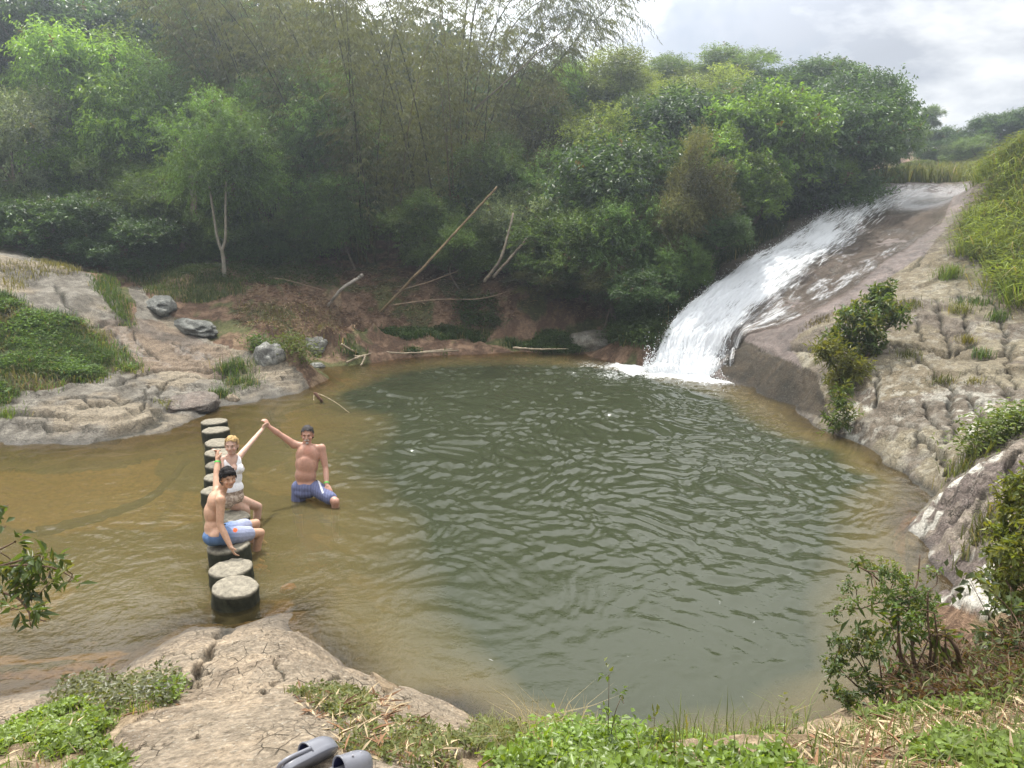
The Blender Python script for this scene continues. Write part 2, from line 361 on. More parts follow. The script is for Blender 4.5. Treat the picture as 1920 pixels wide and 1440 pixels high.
ROCK_N = [(-500, 1250), (0, 1270), (190, 1260), (260, 1205), (350, 1130), (575, 1100), (620, 1130), (700, 1280), (850, 1300), (945, 1350), (935, 1400), (860, 1420), (860, 1600), (190, 1600), (215, 1428), (325, 1330), (318, 1302), (215, 1322), (120, 1368), (0, 1405), (-500, 1450)]
GREEN_L = [(-900, 540), (0, 560), (50, 596), (130, 604), (200, 628), (262, 684), (180, 702), (90, 738), (0, 752), (-900, 760)]
uw = gz < -.02
rl = region(ROCK_L, 11, 27) & ~region(GREEN_L, 11, 27)
rr = region(ROCK_R, 9.6, 40); rb = region(BLOCK_R, 6.0, 9.7); rn = region(ROCK_N, 2.0, 9.0)
cls = np.zeros(len(gx), int)                                # 0 soil, 1 left outcrop, 2 slide outcrop, 3 block, 4 near outcrop, 5 pool bed
cls[rl] = 1; cls[rr] = 2; cls[rb] = 3; cls[rn] = 4
cls[uw & (gz < -.25)] = 5
rockm = (cls > 0) & (cls < 5)
uwr = (cls == 5)
# ---- cracks and ledges as real relief: polylines in the photo cast on the land
LINES = [ # half width m, depth m, points
 (.05, .14, [(130, 745), (190, 760), (270, 748), (340, 755)]), (.045, .1, [(55, 750), (100, 758), (130, 745), (180, 747), (235, 752)]), (.05, .12, [(0, 780), (60, 778), (130, 787), (150, 780)]),
 (.04, .09, [(70, 803), (110, 808), (155, 797)]), (.03, .06, [(65, 800), (95, 820)]), (.04, .09, [(230, 767), (258, 778), (275, 755), (272, 735), (285, 728)]), (.03, .05, [(145, 766), (220, 755), (300, 752)]),
 (.09, .16, [(215, 725), (262, 703), (320, 694), (390, 697), (440, 706), (470, 720)]), (.14, .12, [(205, 823), (258, 812), (297, 790), (300, 770)]), (.04, .07, [(80, 722), (140, 718), (215, 722)]), (.07, .12, [(300, 745), (310, 720), (345, 708), (430, 712)]),
 (.05, .09, [(215, 628), (230, 650), (260, 664), (290, 668)]), (.05, .09, [(250, 625), (270, 655), (300, 675)]), (.05, .08, [(325, 645), (380, 668), (430, 678)]), (.08, .12, [(110, 608), (160, 612), (230, 606)]), (.06, .1, [(105, 535), (120, 565), (140, 590)]),
 (.05, .08, [(180, 520), (205, 570), (236, 606)]), (.04, .06, [(0, 510), (60, 505), (130, 512)]),
 (.05, .1, [(1752, 560), (1768, 610), (1785, 660)]), (.05, .1, [(1795, 555), (1810, 600), (1822, 655)]), (.05, .1, [(1865, 570), (1882, 610), (1888, 660)]), (.05, .1, [(1722, 600), (1728, 640)]),
 (.08, .2, [(1632, 655), (1670, 645), (1720, 645), (1775, 668), (1800, 658), (1830, 655)]), (.08, .2, [(1845, 675), (1868, 668), (1890, 662)]), (.07, .15, [(1675, 655), (1705, 665), (1745, 690), (1770, 715), (1790, 740)]),
 (.05, .1, [(1640, 700), (1648, 720), (1640, 762)]), (.05, .1, [(1735, 760), (1750, 790), (1780, 830)]), (.05, .1, [(1780, 740), (1785, 790), (1790, 820)]), (.06, .12, [(1680, 790), (1720, 810), (1760, 850), (1780, 895)]), (.05, .1, [(1810, 740), (1830, 770), (1860, 790)]),
 (.07, .15, [(1720, 835), (1730, 828), (1752, 840)]), (.05, .1, [(1640, 870), (1680, 890), (1710, 905), (1745, 930)]), (.06, .12, [(1830, 700), (1870, 715), (1900, 750)]), (.05, .1, [(1900, 645), (1890, 690), (1905, 730)]),
 (.09, .18, [(1478, 655), (1500, 652), (1530, 654)]), (.05, .08, [(1430, 655), (1450, 665)]), (.05, .06, [(1640, 500), (1700, 510), (1740, 470)]), (.05, .06, [(1600, 520), (1560, 500), (1680, 470)]),
 (.06, .12, [(1912, 850), (1880, 900), (1830, 935), (1790, 975)]), (.05, .08, [(1850, 910), (1830, 960), (1800, 1010)]),
 (.02, .05, [(470, 1310), (500, 1300), (530, 1292)]), (.02, .045, [(545, 1292), (600, 1284), (680, 1275)]), (.012, .03, [(510, 1235), (520, 1265), (530, 1290)]), (.015, .04, [(350, 1385), (370, 1378)]), (.02, .03, [(440, 1205), (480, 1195), (510, 1190)]), (.03, .07, [(330, 1262), (300, 1300), (280, 1310)]), (.012, .03, [(300, 1225), (350, 1225), (380, 1240)]), (.012, .025, [(225, 1420), (270, 1395), (310, 1390)]), (.05, .12, [(350, 1290), (420, 1180), (440, 1172)]),
]
crack = np.zeros(len(gx))
for hw, dep, pts in LINES:
    W_ = np.array([hit(*p)[:2] for p in curve_pts([(a, b, 0) for a, b in pts], 4)[:, :2]])
    lo, hi = W_.min(0) - 1, W_.max(0) + 1
    ii = np.nonzero((gx > lo[0]) & (gx < hi[0]) & (gy > lo[1]) & (gy < hi[1]))[0]
    if not len(ii): continue
    p = np.stack([gx[ii], gy[ii]], 1) + np.stack([fbm(gx[ii] * 5, gy[ii] * 5, o=2, s=8), fbm(gx[ii] * 5, gy[ii] * 5, o=2, s=9)], 1) * .06
    best = np.full(len(ii), 9.); sgn = np.zeros(len(ii))
    for a, b in zip(W_[:-1], W_[1:]):
        v = b - a; tt = np.clip(((p - a) @ v) / (v @ v + 1e-9), 0, 1); q = p - a - tt[:, None] * v
        dd = np.hypot(q[:, 0], q[:, 1]); m = dd < best
        best = np.where(m, dd, best)
    hw *= .75; wv = hw * (1 + .5 * vnoise(gx[ii] * 3, gy[ii] * 3, s=3))
    c = np.exp(-(best / wv) ** 2)
    gz[ii] -= dep * c * rockm[ii]; crack[ii] = np.maximum(crack[ii], np.exp(-(best / wv * 1.1) ** 2) * rockm[ii])
# ---- general relief
near = 1 / (1 + np.exp((gd - 40)))
lump = fbm(gx * .7, gy * .7, o=3, s=21) * .10 + fbm(gx * 2.6, gy * 2.6, o=4, s=31) * .016
strat = fbm(gx * 1.1 + gy * .5, (gy * .9 - gx * .55) * 4.2, o=4, s=41)
dip = gz * 9 + fbm(gx * .5, gy * .5, o=3, s=51) * 2.2
terr = (np.abs((dip % 1) - .5) * 2)
f1, f2, vid = voro((gx * .8 + gy * .6) * .62 + wx * .35, (gy * .8 - gx * .6) * .24 + wy * .25, 5)
vc = np.exp(-((f2 - f1) / .022) ** 2) * sstep(-.25, .35, fbm(gx * .5, gy * .5, o=2, s=57))
calm = np.where(cls == 4, .55, 1.) * np.where(gd < 4, .5, 1.)
wet = np.zeros(len(gx))
slide = inpoly(gpx, gpy, [(1200, 720), (1235, 640), (1300, 560), (1420, 480), (1560, 395), (1640, 345), (1830, 342), (1800, 400), (1730, 480), (1640, 540), (1560, 590), (1480, 640), (1560, 790), (1360, 710)]) & (cls == 2)
hrel = (lump * .5 + strat * .03 + (np.floor(terr * 3) / 3 - .33) * .045 - vc * .06 * (cls != 4) + (vid - .5) * .055 * (cls != 4)) * calm
hrel = np.where(slide, hrel * .7, hrel)
fine = fbm(gx * 9, gy * 9, o=3, s=61) * .009 * calm
soil = lump * .8 + fbm(gx * 8, gy * 8, o=3, s=71) * .02
edge = sstep(0, .25, np.abs(gz)) * .6 + .4
def terrace(z, st, nz, seed, riser=.78):
    t_ = z / st + nz * fbm(gx * .45, gy * .6, o=3, s=seed) + .10 * fbm(gx * 5, gy * 5, o=3, s=seed + 1); f_ = t_ - np.floor(t_)
    return (np.floor(t_) + .25 * f_ + .75 * sstep(riser, 1, f_) - t_) * st + st * .35
ledge = np.where(cls == 1, terrace(gz, .13, 1.1, 301) * .95 * (1 - .75 * sstep(.5, .9, gz)), 0) + np.where((cls == 2) & ~slide, terrace(gz, .34, .7, 311, .93) * .28, 0) + np.where((cls == 3), terrace(gz, .2, 1.0, 321) * .7, 0) + np.where((cls == 4), terrace(gz, .12, 1.0, 331, .85) * .35, 0)
hrel = hrel * np.where(cls == 1, .45, np.where((cls == 2) & ~slide, .30, .8)) + ledge
gz = gz + np.where(rockm, (hrel + fine) * edge, np.where(uwr, lump * .5, soil * edge)) * np.where(far, 0, 1)
gz = np.where(rockm & (gz < .012) & (hf(gx, gy) > .03), .012, gz)
# ---- base colours of rock, soil, bed
n1 = fbm(gx * .8, gy * .8, o=5, s=81) * .5 + .5; n2_ = fbm(gx * 3.2, gy * 3.2, o=4, s=91) * .5 + .5; n3 = fbm(gx * 11, gy * 11, o=3, s=101) * .5 + .5
def mixc(a, b, t): return np.asarray(a) * (1 - t[:, None]) + np.asarray(b) * t[:, None]
tan = mixc((.25, .205, .155), (.31, .265, .205), sstep(.3, .7, n1)); grey = mixc((.18, .163, .14), (.265, .245, .215), sstep(.3, .7, n2_))
col = mixc((.10, .062, .042), (.205, .135, .09), sstep(.35, .75, n2_ * .6 + n3 * .4))                         # leaf litter
litter = mixc((.23, .165, .105), (.12, .078, .05), n3)
col = np.where((sstep(.45, .6, n1) * (gpx < 640))[:, None] > .5, litter, col)
mossg = mixc((.035, .055, .018), (.075, .105, .03), n3)
gm = sstep(.55, .72, fbm(gx * 1.4, gy * 1.4, o=4, s=111) * .5 + .5)
col = mixc(col, mossg, gm * .75 * (gd > 9)) if False else col * (1 - (gm * .7)[:, None]) + mossg * (gm * .7)[:, None]
nb = (gd < 6) & (cls == 0)
col = np.where(nb[:, None], mixc((.16, .115, .07), (.30, .235, .16), n3), col)
woods = (gd > 26) | (cls == 0) & (gd > 24)
cl = mixc(grey, tan, sstep(.3, .6, n1)) * np.array((.88, .87, .83))
pinkish = inpoly(qx, qy, [(180, 600), (300, 600), (470, 680), (420, 705), (300, 695), (230, 690)]) & (cls == 1)
cl = np.where(pinkish[:, None], cl * (.82, .74, .72), cl)
cr_ = tan.copy(); purple = sstep(.52, .62, fbm(gx * 1.1 + 4, gy * 1.1, o=4, s=121) * .5 + .5)
cr_ = cr_ * np.array((.95, .97, .93)) * (1 - .6 * purple[:, None]) + np.array((.15, .122, .115)) * .6 * purple[:, None]; cr_ = cr_ * np.array((.74, .73, .68))
lich = sstep(.56, .66, fbm(gx * 9, gy * 9, o=4, s=131) * .5 + .5) * (.25 + .75 * sstep(.5, .62, fbm(gx * .9, gy * .9, o=3, s=133) * .5 + .5 + .12 * (gpy > 800)))
cr_ = cr_ * (1 - (lich * (.25 + .6 * sstep(700, 800, gpy)))[:, None]) + np.array((.48, .47, .41)) * (lich * (.25 + .6 * sstep(700, 800, gpy)))[:, None]
cbk = mixc((.155, .125, .11), (.25, .21, .17), sstep(.35, .65, n2_)); pale = sstep(.5, .6, n2_) * ((gpy > 1035) | (gpx + gpy < 2735))
cbk = cbk * (1 - .85 * pale[:, None]) + np.array((.55, .53, .47)) * .85 * pale[:, None]
cn = mixc(tan, (.36, .30, .225), sstep(.4, .7, n2_)) * np.array((.92, .88, .84))
col = np.where((cls == 1)[:, None], cl, col); col = np.where((cls == 2)[:, None], cr_, col); col = np.where((cls == 3)[:, None], cbk, col); col = np.where((cls == 4)[:, None], cn, col)
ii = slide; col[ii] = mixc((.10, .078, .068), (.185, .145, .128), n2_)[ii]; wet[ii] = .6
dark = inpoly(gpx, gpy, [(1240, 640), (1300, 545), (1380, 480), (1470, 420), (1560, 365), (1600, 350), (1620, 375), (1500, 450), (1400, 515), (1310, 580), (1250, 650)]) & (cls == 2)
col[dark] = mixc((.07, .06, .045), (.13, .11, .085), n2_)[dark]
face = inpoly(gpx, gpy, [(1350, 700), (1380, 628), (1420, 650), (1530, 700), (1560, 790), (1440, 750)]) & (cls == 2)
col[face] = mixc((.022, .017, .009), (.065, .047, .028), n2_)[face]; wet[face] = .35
damp = rockm * np.exp(-np.clip(gz, 0, 9) / .06); wet = np.maximum(wet, damp * .6)
col = col * (1 - .62 * damp[:, None])
cd = np.clip(crack * .8 + vc * .5 * rockm * (cls != 4) * ~slide, 0, 1)
col = col * (1 - cd[:, None]) + np.array((.028, .026, .017)) * cd[:, None]
bed = mixc((.20, .14, .06), (.30, .22, .10), n1); alg = sstep(.52, .60, fbm(gx * .55 + 3, gy * .55, o=4, s=141) * .5 + .5); bed = np.where((gpx > 1250)[:, None], mixc((.10, .085, .06), (.15, .125, .09), n1), bed); bed = bed * (1 - .8 * alg[:, None]) + np.array((.04, .045, .022)) * .8 * alg[:, None]; col = np.where((cls == 5)[:, None], bed, col)
seep = inpoly(gpx, gpy, [(205, 615), (245, 615), (262, 640), (285, 668), (330, 690), (260, 672), (225, 655)]) & (cls == 1) | inpoly(gpx, gpy, [(315, 640), (345, 650), (440, 680), (400, 685), (330, 660)]) & (cls == 1)
wet = np.maximum(wet, seep * .9 * sstep(.4, .6, n3))
def sheet(name, mask_face, mat, at_):
    f = QF[mask_face]; u, inv = np.unique(f, return_inverse=True)
    me = mesh_np(name, np.stack([gx, gy, gz], 1)[u], inv.reshape(f.shape), mat, {k: v[u] for k, v in at_.items()})
    return link(name, me)
i, j = np.meshgrid(np.arange(NR - 1), np.arange(NA), indexing='ij'); i = i.ravel(); j = j.ravel(); j2 = (j + 1) % NA
QF = np.stack([i * NA + j, i * NA + j2, (i + 1) * NA + j2, (i + 1) * NA + j], 1)
fc = np.sort(cls[QF], 1)[:, 2]
fc = np.where((cls[QF] == 5).sum(1) >= 3, 5, cls[QF[:, 0]])
# materials
def rock_mat():
    m = NT('weathered_rock'); p = m.pos(); a = m.attr('Col'); wv = m.attr('wet')
    nA = m.noise(6, 7, .66, p); nB = m.noise(34, 6, .7, p); nC = m.noise(130, 3, .65, p)
    mp_ = m.n('ShaderNodeMapping'); mp_.inputs['Scale'].default_value = (9, 30, 40); mp_.inputs['Rotation'].default_value = (0, 0, .35); m.l(p, mp_.inputs[0])
    fl = m.noise(1, 5, .7, mp_.outputs[0], .8)                                        # flaky bedding
    wp = m.mix(.06, p, m.noise(3, 3, .6, p).outputs['Color'], 'ADD')
    def crk(scale, w, seed):
        v = m.n('ShaderNodeTexVoronoi', feature='DISTANCE_TO_EDGE'); mm = m.n('ShaderNodeMapping'); mm.inputs['Scale'].default_value = (scale, scale * .55, scale); mm.inputs['Location'].default_value = (seed, seed * 2, 0); mm.inputs['Rotation'].default_value = (0, 0, .5)
        m.l(wp, mm.inputs[0]); m.l(mm.outputs[0], v.inputs['Vector']); return m.maprange(v.outputs['Distance'], 0, w, 1, 0)
    ck = m.math('MULTIPLY', crk(1.5, .018, 1.3), m.maprange(m.noise(.9, 3, .6, p).outputs[0], .46, .56), clamp=True)
    ck2 = m.math('MULTIPLY', crk(4.2, .03, 5.1), m.maprange(m.noise(1.7, 3, .6, p).outputs[0], .52, .62), clamp=True)
    cks = m.math('MAXIMUM', ck, m.math('MULTIPLY', ck2, .35))
    dry = m.maprange(wv.outputs['Fac'], 0, .6, 1, .35)
    c = m.mix(1., a.outputs['Color'], m.maprange(nA.outputs[0], .3, .72, .66, 1.28), 'MULTIPLY')
    c = m.mix(1., c, m.maprange(nB.outputs[0], .32, .68, .58, 1.38), 'MULTIPLY')
    c = m.mix(1., c, m.maprange(fl.outputs[0], .32, .62, .72, 1.16), 'MULTIPLY')
    sp = m.maprange(m.noise(48, 3, .6, p).outputs[0], .60, .68)                      # pale lichen flecks
    c = m.mix(m.math('MULTIPLY', m.math('MULTIPLY', sp, .4), dry), c, (.50, .49, .43))
    c = m.mix(1., c, m.maprange(m.noise(22, 5, .75, p).outputs[0], .30, .42, .42, 1.), 'MULTIPLY')   # dark pits
    c = m.mix(m.math('MULTIPLY', m.math('MULTIPLY', cks, .8), dry), c, (.035, .032, .022))
    h = m.math('ADD', m.math('MULTIPLY', nA.outputs[0], .65), m.math('ADD', m.math('MULTIPLY', nB.outputs[0], .5), m.math('ADD', m.math('MULTIPLY', nC.outputs[0], .12), m.math('MULTIPLY', fl.outputs[0], .35))))
    h = m.math('SUBTRACT', h, m.math('MULTIPLY', cks, m.math('MULTIPLY', dry, .5)))
    nr = m.bump(h, 1., .05)
    b = m.bsdf(c, None, .35, nr)
    m.l(m.maprange(wv.outputs['Fac'], 0, 1, .88, .25), b.inputs['Roughness']); m.l(m.maprange(wv.outputs['Fac'], 0, 1, .15, .5), b.inputs['Specular IOR Level'])
    return m.done(b.outputs[0])
def soil_mat():
    m = NT('leaf_litter_soil'); p = m.pos(); a = m.attr('Col')
    nA = m.noise(14, 5, .65, p); nB = m.noise(70, 4, .65, p)
    mp_ = m.n('ShaderNodeMapping'); mp_.inputs['Scale'].default_value = (60, 14, 30); mp_.inputs['Rotation'].default_value = (0, 0, .6); m.l(p, mp_.inputs[0])
    st = m.noise(1, 3, .6, mp_.outputs[0], 1.2)
    c = m.mix(1., a.outputs['Color'], m.maprange(nA.outputs[0], .3, .7, .6, 1.35), 'MULTIPLY')
    c = m.mix(m.maprange(st.outputs[0], .6, .68, 0, .5), c, (.36, .27, .17))
    c = m.mix(1., c, m.maprange(nB.outputs[0], .3, .7, .7, 1.25), 'MULTIPLY')
    h = m.math('ADD', nA.outputs[0], m.math('MULTIPLY', st.outputs[0], .5))
    return m.done(m.bsdf(c, .9, .1, m.bump(h, .9, .04)).outputs[0])
M_ROCK = rock_mat(); M_SOIL = soil_mat()
AT = {'Col': col, 'wet': wet}
tag(sheet('ground', fc == 0, M_SOIL, AT), 'brown leaf litter and soil of the banks around the pool', 'ground', kind='structure')
tag(sheet('rock_outcrop', fc == 1, M_ROCK, AT), 'cracked grey rock slab sloping into the shallow brown water behind the stepping stones', 'rock outcrop', kind='structure')
tag(sheet('rock_outcrop', fc == 2, M_ROCK, AT), 'broad tan rock slope that carries the waterfall and cracks into blocks', 'rock outcrop', kind='structure')
tag(sheet('rock_outcrop', fc == 3, M_ROCK, AT), 'purple brown and white rock shelf with a pointed tip at the water', 'rock outcrop', kind='structure')
tag(sheet('rock_outcrop', fc == 4, M_ROCK, AT), 'pale tan rock nose with the grey clogs lying on it', 'rock outcrop', kind='structure')
tag(sheet('pool_bed', fc == 5, M_SOIL, AT), 'sandy brown bed under the pool water', 'pool bed', kind='structure')
# ---------------------------------------------------------------- pool water
rr_ = np.hypot(gx, gy)
foamC = [hit(*p, floor=0.)[:2] for p in ((1195, 690), (1240, 692), (1290, 697), (1345, 693))]
fd = np.min([np.hypot(gx - c[0], (gy - c[1])) for c in foamC], axis=0)
wz = np.zeros(len(gx))
rw = np.random.default_rng(3)
depth0 = np.clip(-gz, 0, 3)
qpx, qpy, _ = project(np.stack([gx, gy, np.zeros(len(gx))], 1))
amp = .30 + 1.0 * sstep(.5, 1.1, depth0)
amp *= .16 + .84 * sstep(5.0, 13, rr_ + .35 * np.minimum(0, 2.0 - gx))
amp = amp * (1 + 1.2 * np.exp(-fd / 2.2))
mw = (gz < .05) & (rr_ < 30)
X, Y = gx[mw], gy[mw]; hz = np.zeros(len(X))
jx = X + .35 * fbm(X * .7, Y * .7, o=2, s=201); jy = Y + .35 * fbm(X * .7, Y * .7, o=2, s=202)
for k in range(60):
    lam = .10 * (.62 / .10) ** rw.random(); th = rw.normal(R(245), R(55)); ph = rw.random() * 6.28
    a_ = .0036 * lam ** .85
    g = .5 + .5 * vnoise(X * .35 + k * 3.1, Y * .35, s=300 + k)
    hz += a_ * 2 * g * np.sin((jx * math.cos(th) + jy * math.sin(th)) * 2 * np.pi / lam + ph)
wz[mw] = hz * amp[mw]
dist_f = fd[mw]; wz[mw] += .03 * np.exp(-dist_f / .8) * fbm(X * 3, Y * 3, o=3, s=207)
fdn = fd + .45 * fbm(gx * 1.6, gy * 1.6, o=4, s=208)
foam = np.clip(.75 * np.exp(-(np.maximum(fdn, 0) / .55) ** 2) + .5 * np.exp(-np.maximum(fdn, 0) / 1.5), 0, 1)
wm = (gz < .05)
wf = QF[(wm[QF].sum(1) == 4) & (rr_[QF[:, 0]] < 32) & (rr_[QF[:, 0]] > 3.3)]
# keep only the pool and the river leaving it
cxy = np.stack([gx[wf].mean(1), gy[wf].mean(1)], 1)
keep = (cxy[:, 1] < 25.5) & (cxy[:, 0] > -32) & (cxy[:, 0] < 7.5)
wf = wf[keep]; u, inv = np.unique(wf, return_inverse=True)
def water_mat():
    m = NT('murky_water'); p = m.pos(); dp = m.attr('depth').outputs['Fac']; fo = m.attr('foam').outputs['Fac']
    cn_ = m.noise(.5, 3, .5, p)
    dd = m.math('ADD', dp, m.math('MULTIPLY', m.math('SUBTRACT', cn_.outputs[0], .5), .35))
    c = m.mix(m.maprange(dd, .5, 1.15), (.155, .126, .054), (.036, .042, .023))
    op = m.maprange(dp, 0, 1.15, .06, .97)
    b1 = m.bump(m.noise(9, 3, .6, p).outputs[0], .22, .03); b2 = m.bump(m.noise(17, 2, .5, p).outputs[0], .10, .015, b1)
    df = m.n('ShaderNodeBsdfDiffuse'); m.l(c, df.inputs[0])
    tr = m.n('ShaderNodeBsdfTransparent'); tr.inputs[0].default_value = (.80, .66, .40, 1)
    x1 = m.n('ShaderNodeMixShader'); m.l(op, x1.inputs[0]); m.l(tr.outputs[0], x1.inputs[1]); m.l(df.outputs[0], x1.inputs[2])
    gl = m.n('ShaderNodeBsdfGlossy'); gl.inputs['Roughness'].default_value = .05; m.l(b2, gl.inputs['Normal'])
    fr = m.n('ShaderNodeFresnel'); fr.inputs[0].default_value = 1.333; m.l(b2, fr.inputs['Normal'])
    x2 = m.n('ShaderNodeMixShader'); m.l(fr.outputs[0], x2.inputs[0]); m.l(x1.outputs[0], x2.inputs[1]); m.l(gl.outputs[0], x2.inputs[2])
    fw = m.n('ShaderNodeBsdfDiffuse'); fw.inputs[0].default_value = (.85, .87, .88, 1)
    fn = m.noise(13, 5, .75, p, .5)
    ff = m.maprange(m.math('ADD', fn.outputs[0], m.math('MULTIPLY', fo, .62)), .68, .98, 0, .92)
    x3 = m.n('ShaderNodeMixShader'); m.l(ff, x3.inputs[0]); m.l(x2.outputs[0], x3.inputs[1]); m.l(fw.outputs[0], x3.inputs[2])
    return m.done(x3.outputs[0])
me = mesh_np('water', np.stack([gx, gy, wz], 1)[u], inv.reshape(wf.shape), water_mat(), {'depth': depth0[u], 'foam': foam[u]})
tag(link('water', me), 'rippled green and brown water of the natural swimming pool', 'water', kind='structure')
# ---------------------------------------------------------------- the waterfall sheet over the slide
FL = [(1205, 700), (1238, 642), (1292, 574), (1375, 513), (1465, 457), (1535, 408), (1590, 375), (1650, 349)]
FRt = [(1352, 705), (1378, 640), (1425, 590), (1500, 530), (1580, 478), (1655, 425), (1720, 380), (1790, 347)]
FRe = [(1372, 702), (1392, 640), (1470, 610), (1570, 560), (1650, 500), (1735, 440), (1775, 395), (1815, 346)]
def line3(pts): return curve_pts([hit(*p, floor=0.) for p in pts], 40)
La, Lb, Lc = line3(FL), line3(FRt), line3(FRe)
ns, nt = len(La), 150
tt = np.linspace(0, 1, nt)
# white part takes t 0..0.62, thin film the rest
Pw = np.where((tt < .62)[None, :, None], La[:, None] + (Lb - La)[:, None] * (np.clip(tt / .62, 0, 1))[None, :, None], Lb[:, None] + (Lc - Lb)[:, None] * (np.clip((tt - .62) / .38, 0, 1))[None, :, None])
# densify along the flow
idx = np.linspace(0, ns - 1, 620); i0 = np.clip(idx.astype(int), 0, ns - 2); fr_ = (idx - i0)[:, None, None]
Pw = Pw[i0] * (1 - fr_) + Pw[i0 + 1] * fr_
ns = len(Pw)
flowlen = np.concatenate([[0], np.cumsum(np.linalg.norm(np.diff(Pw[:, nt // 3], axis=0), axis=1))])
wid = np.linalg.norm(Pw[:, 0] - Pw[:, -1], axis=1).mean()
sx = np.repeat(flowlen[:, None], nt, 1); tx_ = np.repeat(tt[None] * wid, ns, 0)
base = hf(Pw[..., 0], Pw[..., 1])
white = np.clip(sstep(0, .05, tt)[None] * (1 - sstep(.36, .62, tt)[None] * (.70 + .0 * sx)), 0, 1) * np.ones((ns, nt))
white *= .22 + .78 * (1 - sstep(.30, .92, np.repeat(np.linspace(0, 1, ns)[:, None], nt, 1)))
turb = fbm(tx_ * 2.6, sx * .9, o=5, s=401) * .5 + .5
stz = fbm(tx_ * 9, sx * 1.1, o=3, s=411) * .5 + .5
off = .02 + white * (.03 + .10 * turb + .04 * stz)
off += .05 * np.exp(-((np.repeat(flowlen[:, None], nt, 1)) / .8) ** 2)
lum = np.clip(base, -.05, 99) + off
lum = lum - (.42 * (1 - sstep(0, .3, sx)))
from_tex = np.clip(white * (.35 + .9 * turb) , 0, 1)
Vw = np.stack([Pw[..., 0], Pw[..., 1], lum], -1).reshape(-1, 3)
i, j = np.meshgrid(np.arange(ns - 1), np.arange(nt - 1), indexing='ij'); i = i.ravel(); j = j.ravel()
Fw = np.stack([i * nt + j, (i + 1) * nt + j, (i + 1) * nt + j + 1, i * nt + j + 1], 1)[:, ::-1]
def fall_mat():
    m = NT('white_water'); a = m.attr('foam').outputs['Fac']; fx_ = m.attr('flow').outputs['Vector']
    mp_ = m.n('ShaderNodeMapping'); mp_.inputs['Scale'].default_value = (5.5, 1.3, 1); m.l(fx_, mp_.inputs[0])
    s1 = m.noise(1, 5, .68, mp_.outputs[0], .5)
    mp2 = m.n('ShaderNodeMapping'); mp2.inputs['Scale'].default_value = (22, 4.5, 1); m.l(fx_, mp2.inputs[0])
    s2 = m.noise(1, 4, .65, mp2.outputs[0], .4)
    sN = m.math('ADD', m.math('MULTIPLY', s1.outputs[0], .6), m.math('MULTIPLY', s2.outputs[0], .4))
    f = m.maprange(m.math('ADD', sN, m.math('MULTIPLY', m.math('SUBTRACT', a, .42), .7)),   .35, .61)
    f = m.math('MULTIPLY', f, m.maprange(a, .02, .2), clamp=True)
    nr = m.bump(sN, .8, .05)
    wd = m.n('ShaderNodeBsdfPrincipled'); wd.inputs['Base Color'].default_value = (.84, .86, .88, 1); wd.inputs['Roughness'].default_value = .35; m.l(nr, wd.inputs['Normal'])
    tl = m.n('ShaderNodeBsdfTranslucent'); tl.inputs[0].default_value = (.8, .83, .86, 1); xa = m.n('ShaderNodeMixShader'); xa.inputs[0].default_value = .3; m.l(wd.outputs[0], xa.inputs[1]); m.l(tl.outputs[0], xa.inputs[2])
    gl = m.n('ShaderNodeBsdfGlossy'); gl.inputs['Roughness'].default_value = .16; m.l(m.bump(sN, .55, .03), gl.inputs['Normal'])
    tr = m.n('ShaderNodeBsdfTransparent'); tr.inputs[0].default_value = (.9, .88, .84, 1)
    fr = m.n('ShaderNodeFresnel'); fr.inputs[0].default_value = 1.45; m.l(m.bump(sN, .55, .03), fr.inputs['Normal'])
    xf = m.n('ShaderNodeMixShader'); m.l(fr.outputs[0], xf.inputs[0]); m.l(tr.outputs[0], xf.inputs[1]); m.l(gl.outputs[0], xf.inputs[2])
    x = m.n('ShaderNodeMixShader'); m.l(f, x.inputs[0]); m.l(xf.outputs[0], x.inputs[1]); m.l(xa.outputs[0], x.inputs[2])
    return m.done(x.outputs[0])
M_FALL = fall_mat()
me = mesh_np('waterfall', Vw, Fw, M_FALL, {'foam': from_tex.ravel(), 'flow': np.stack([tx_.ravel(), sx.ravel(), np.zeros(ns * nt)], 1)})
tag(link('waterfall', me), 'white water sliding down the sloping rock into the pool', 'waterfall', kind='structure')

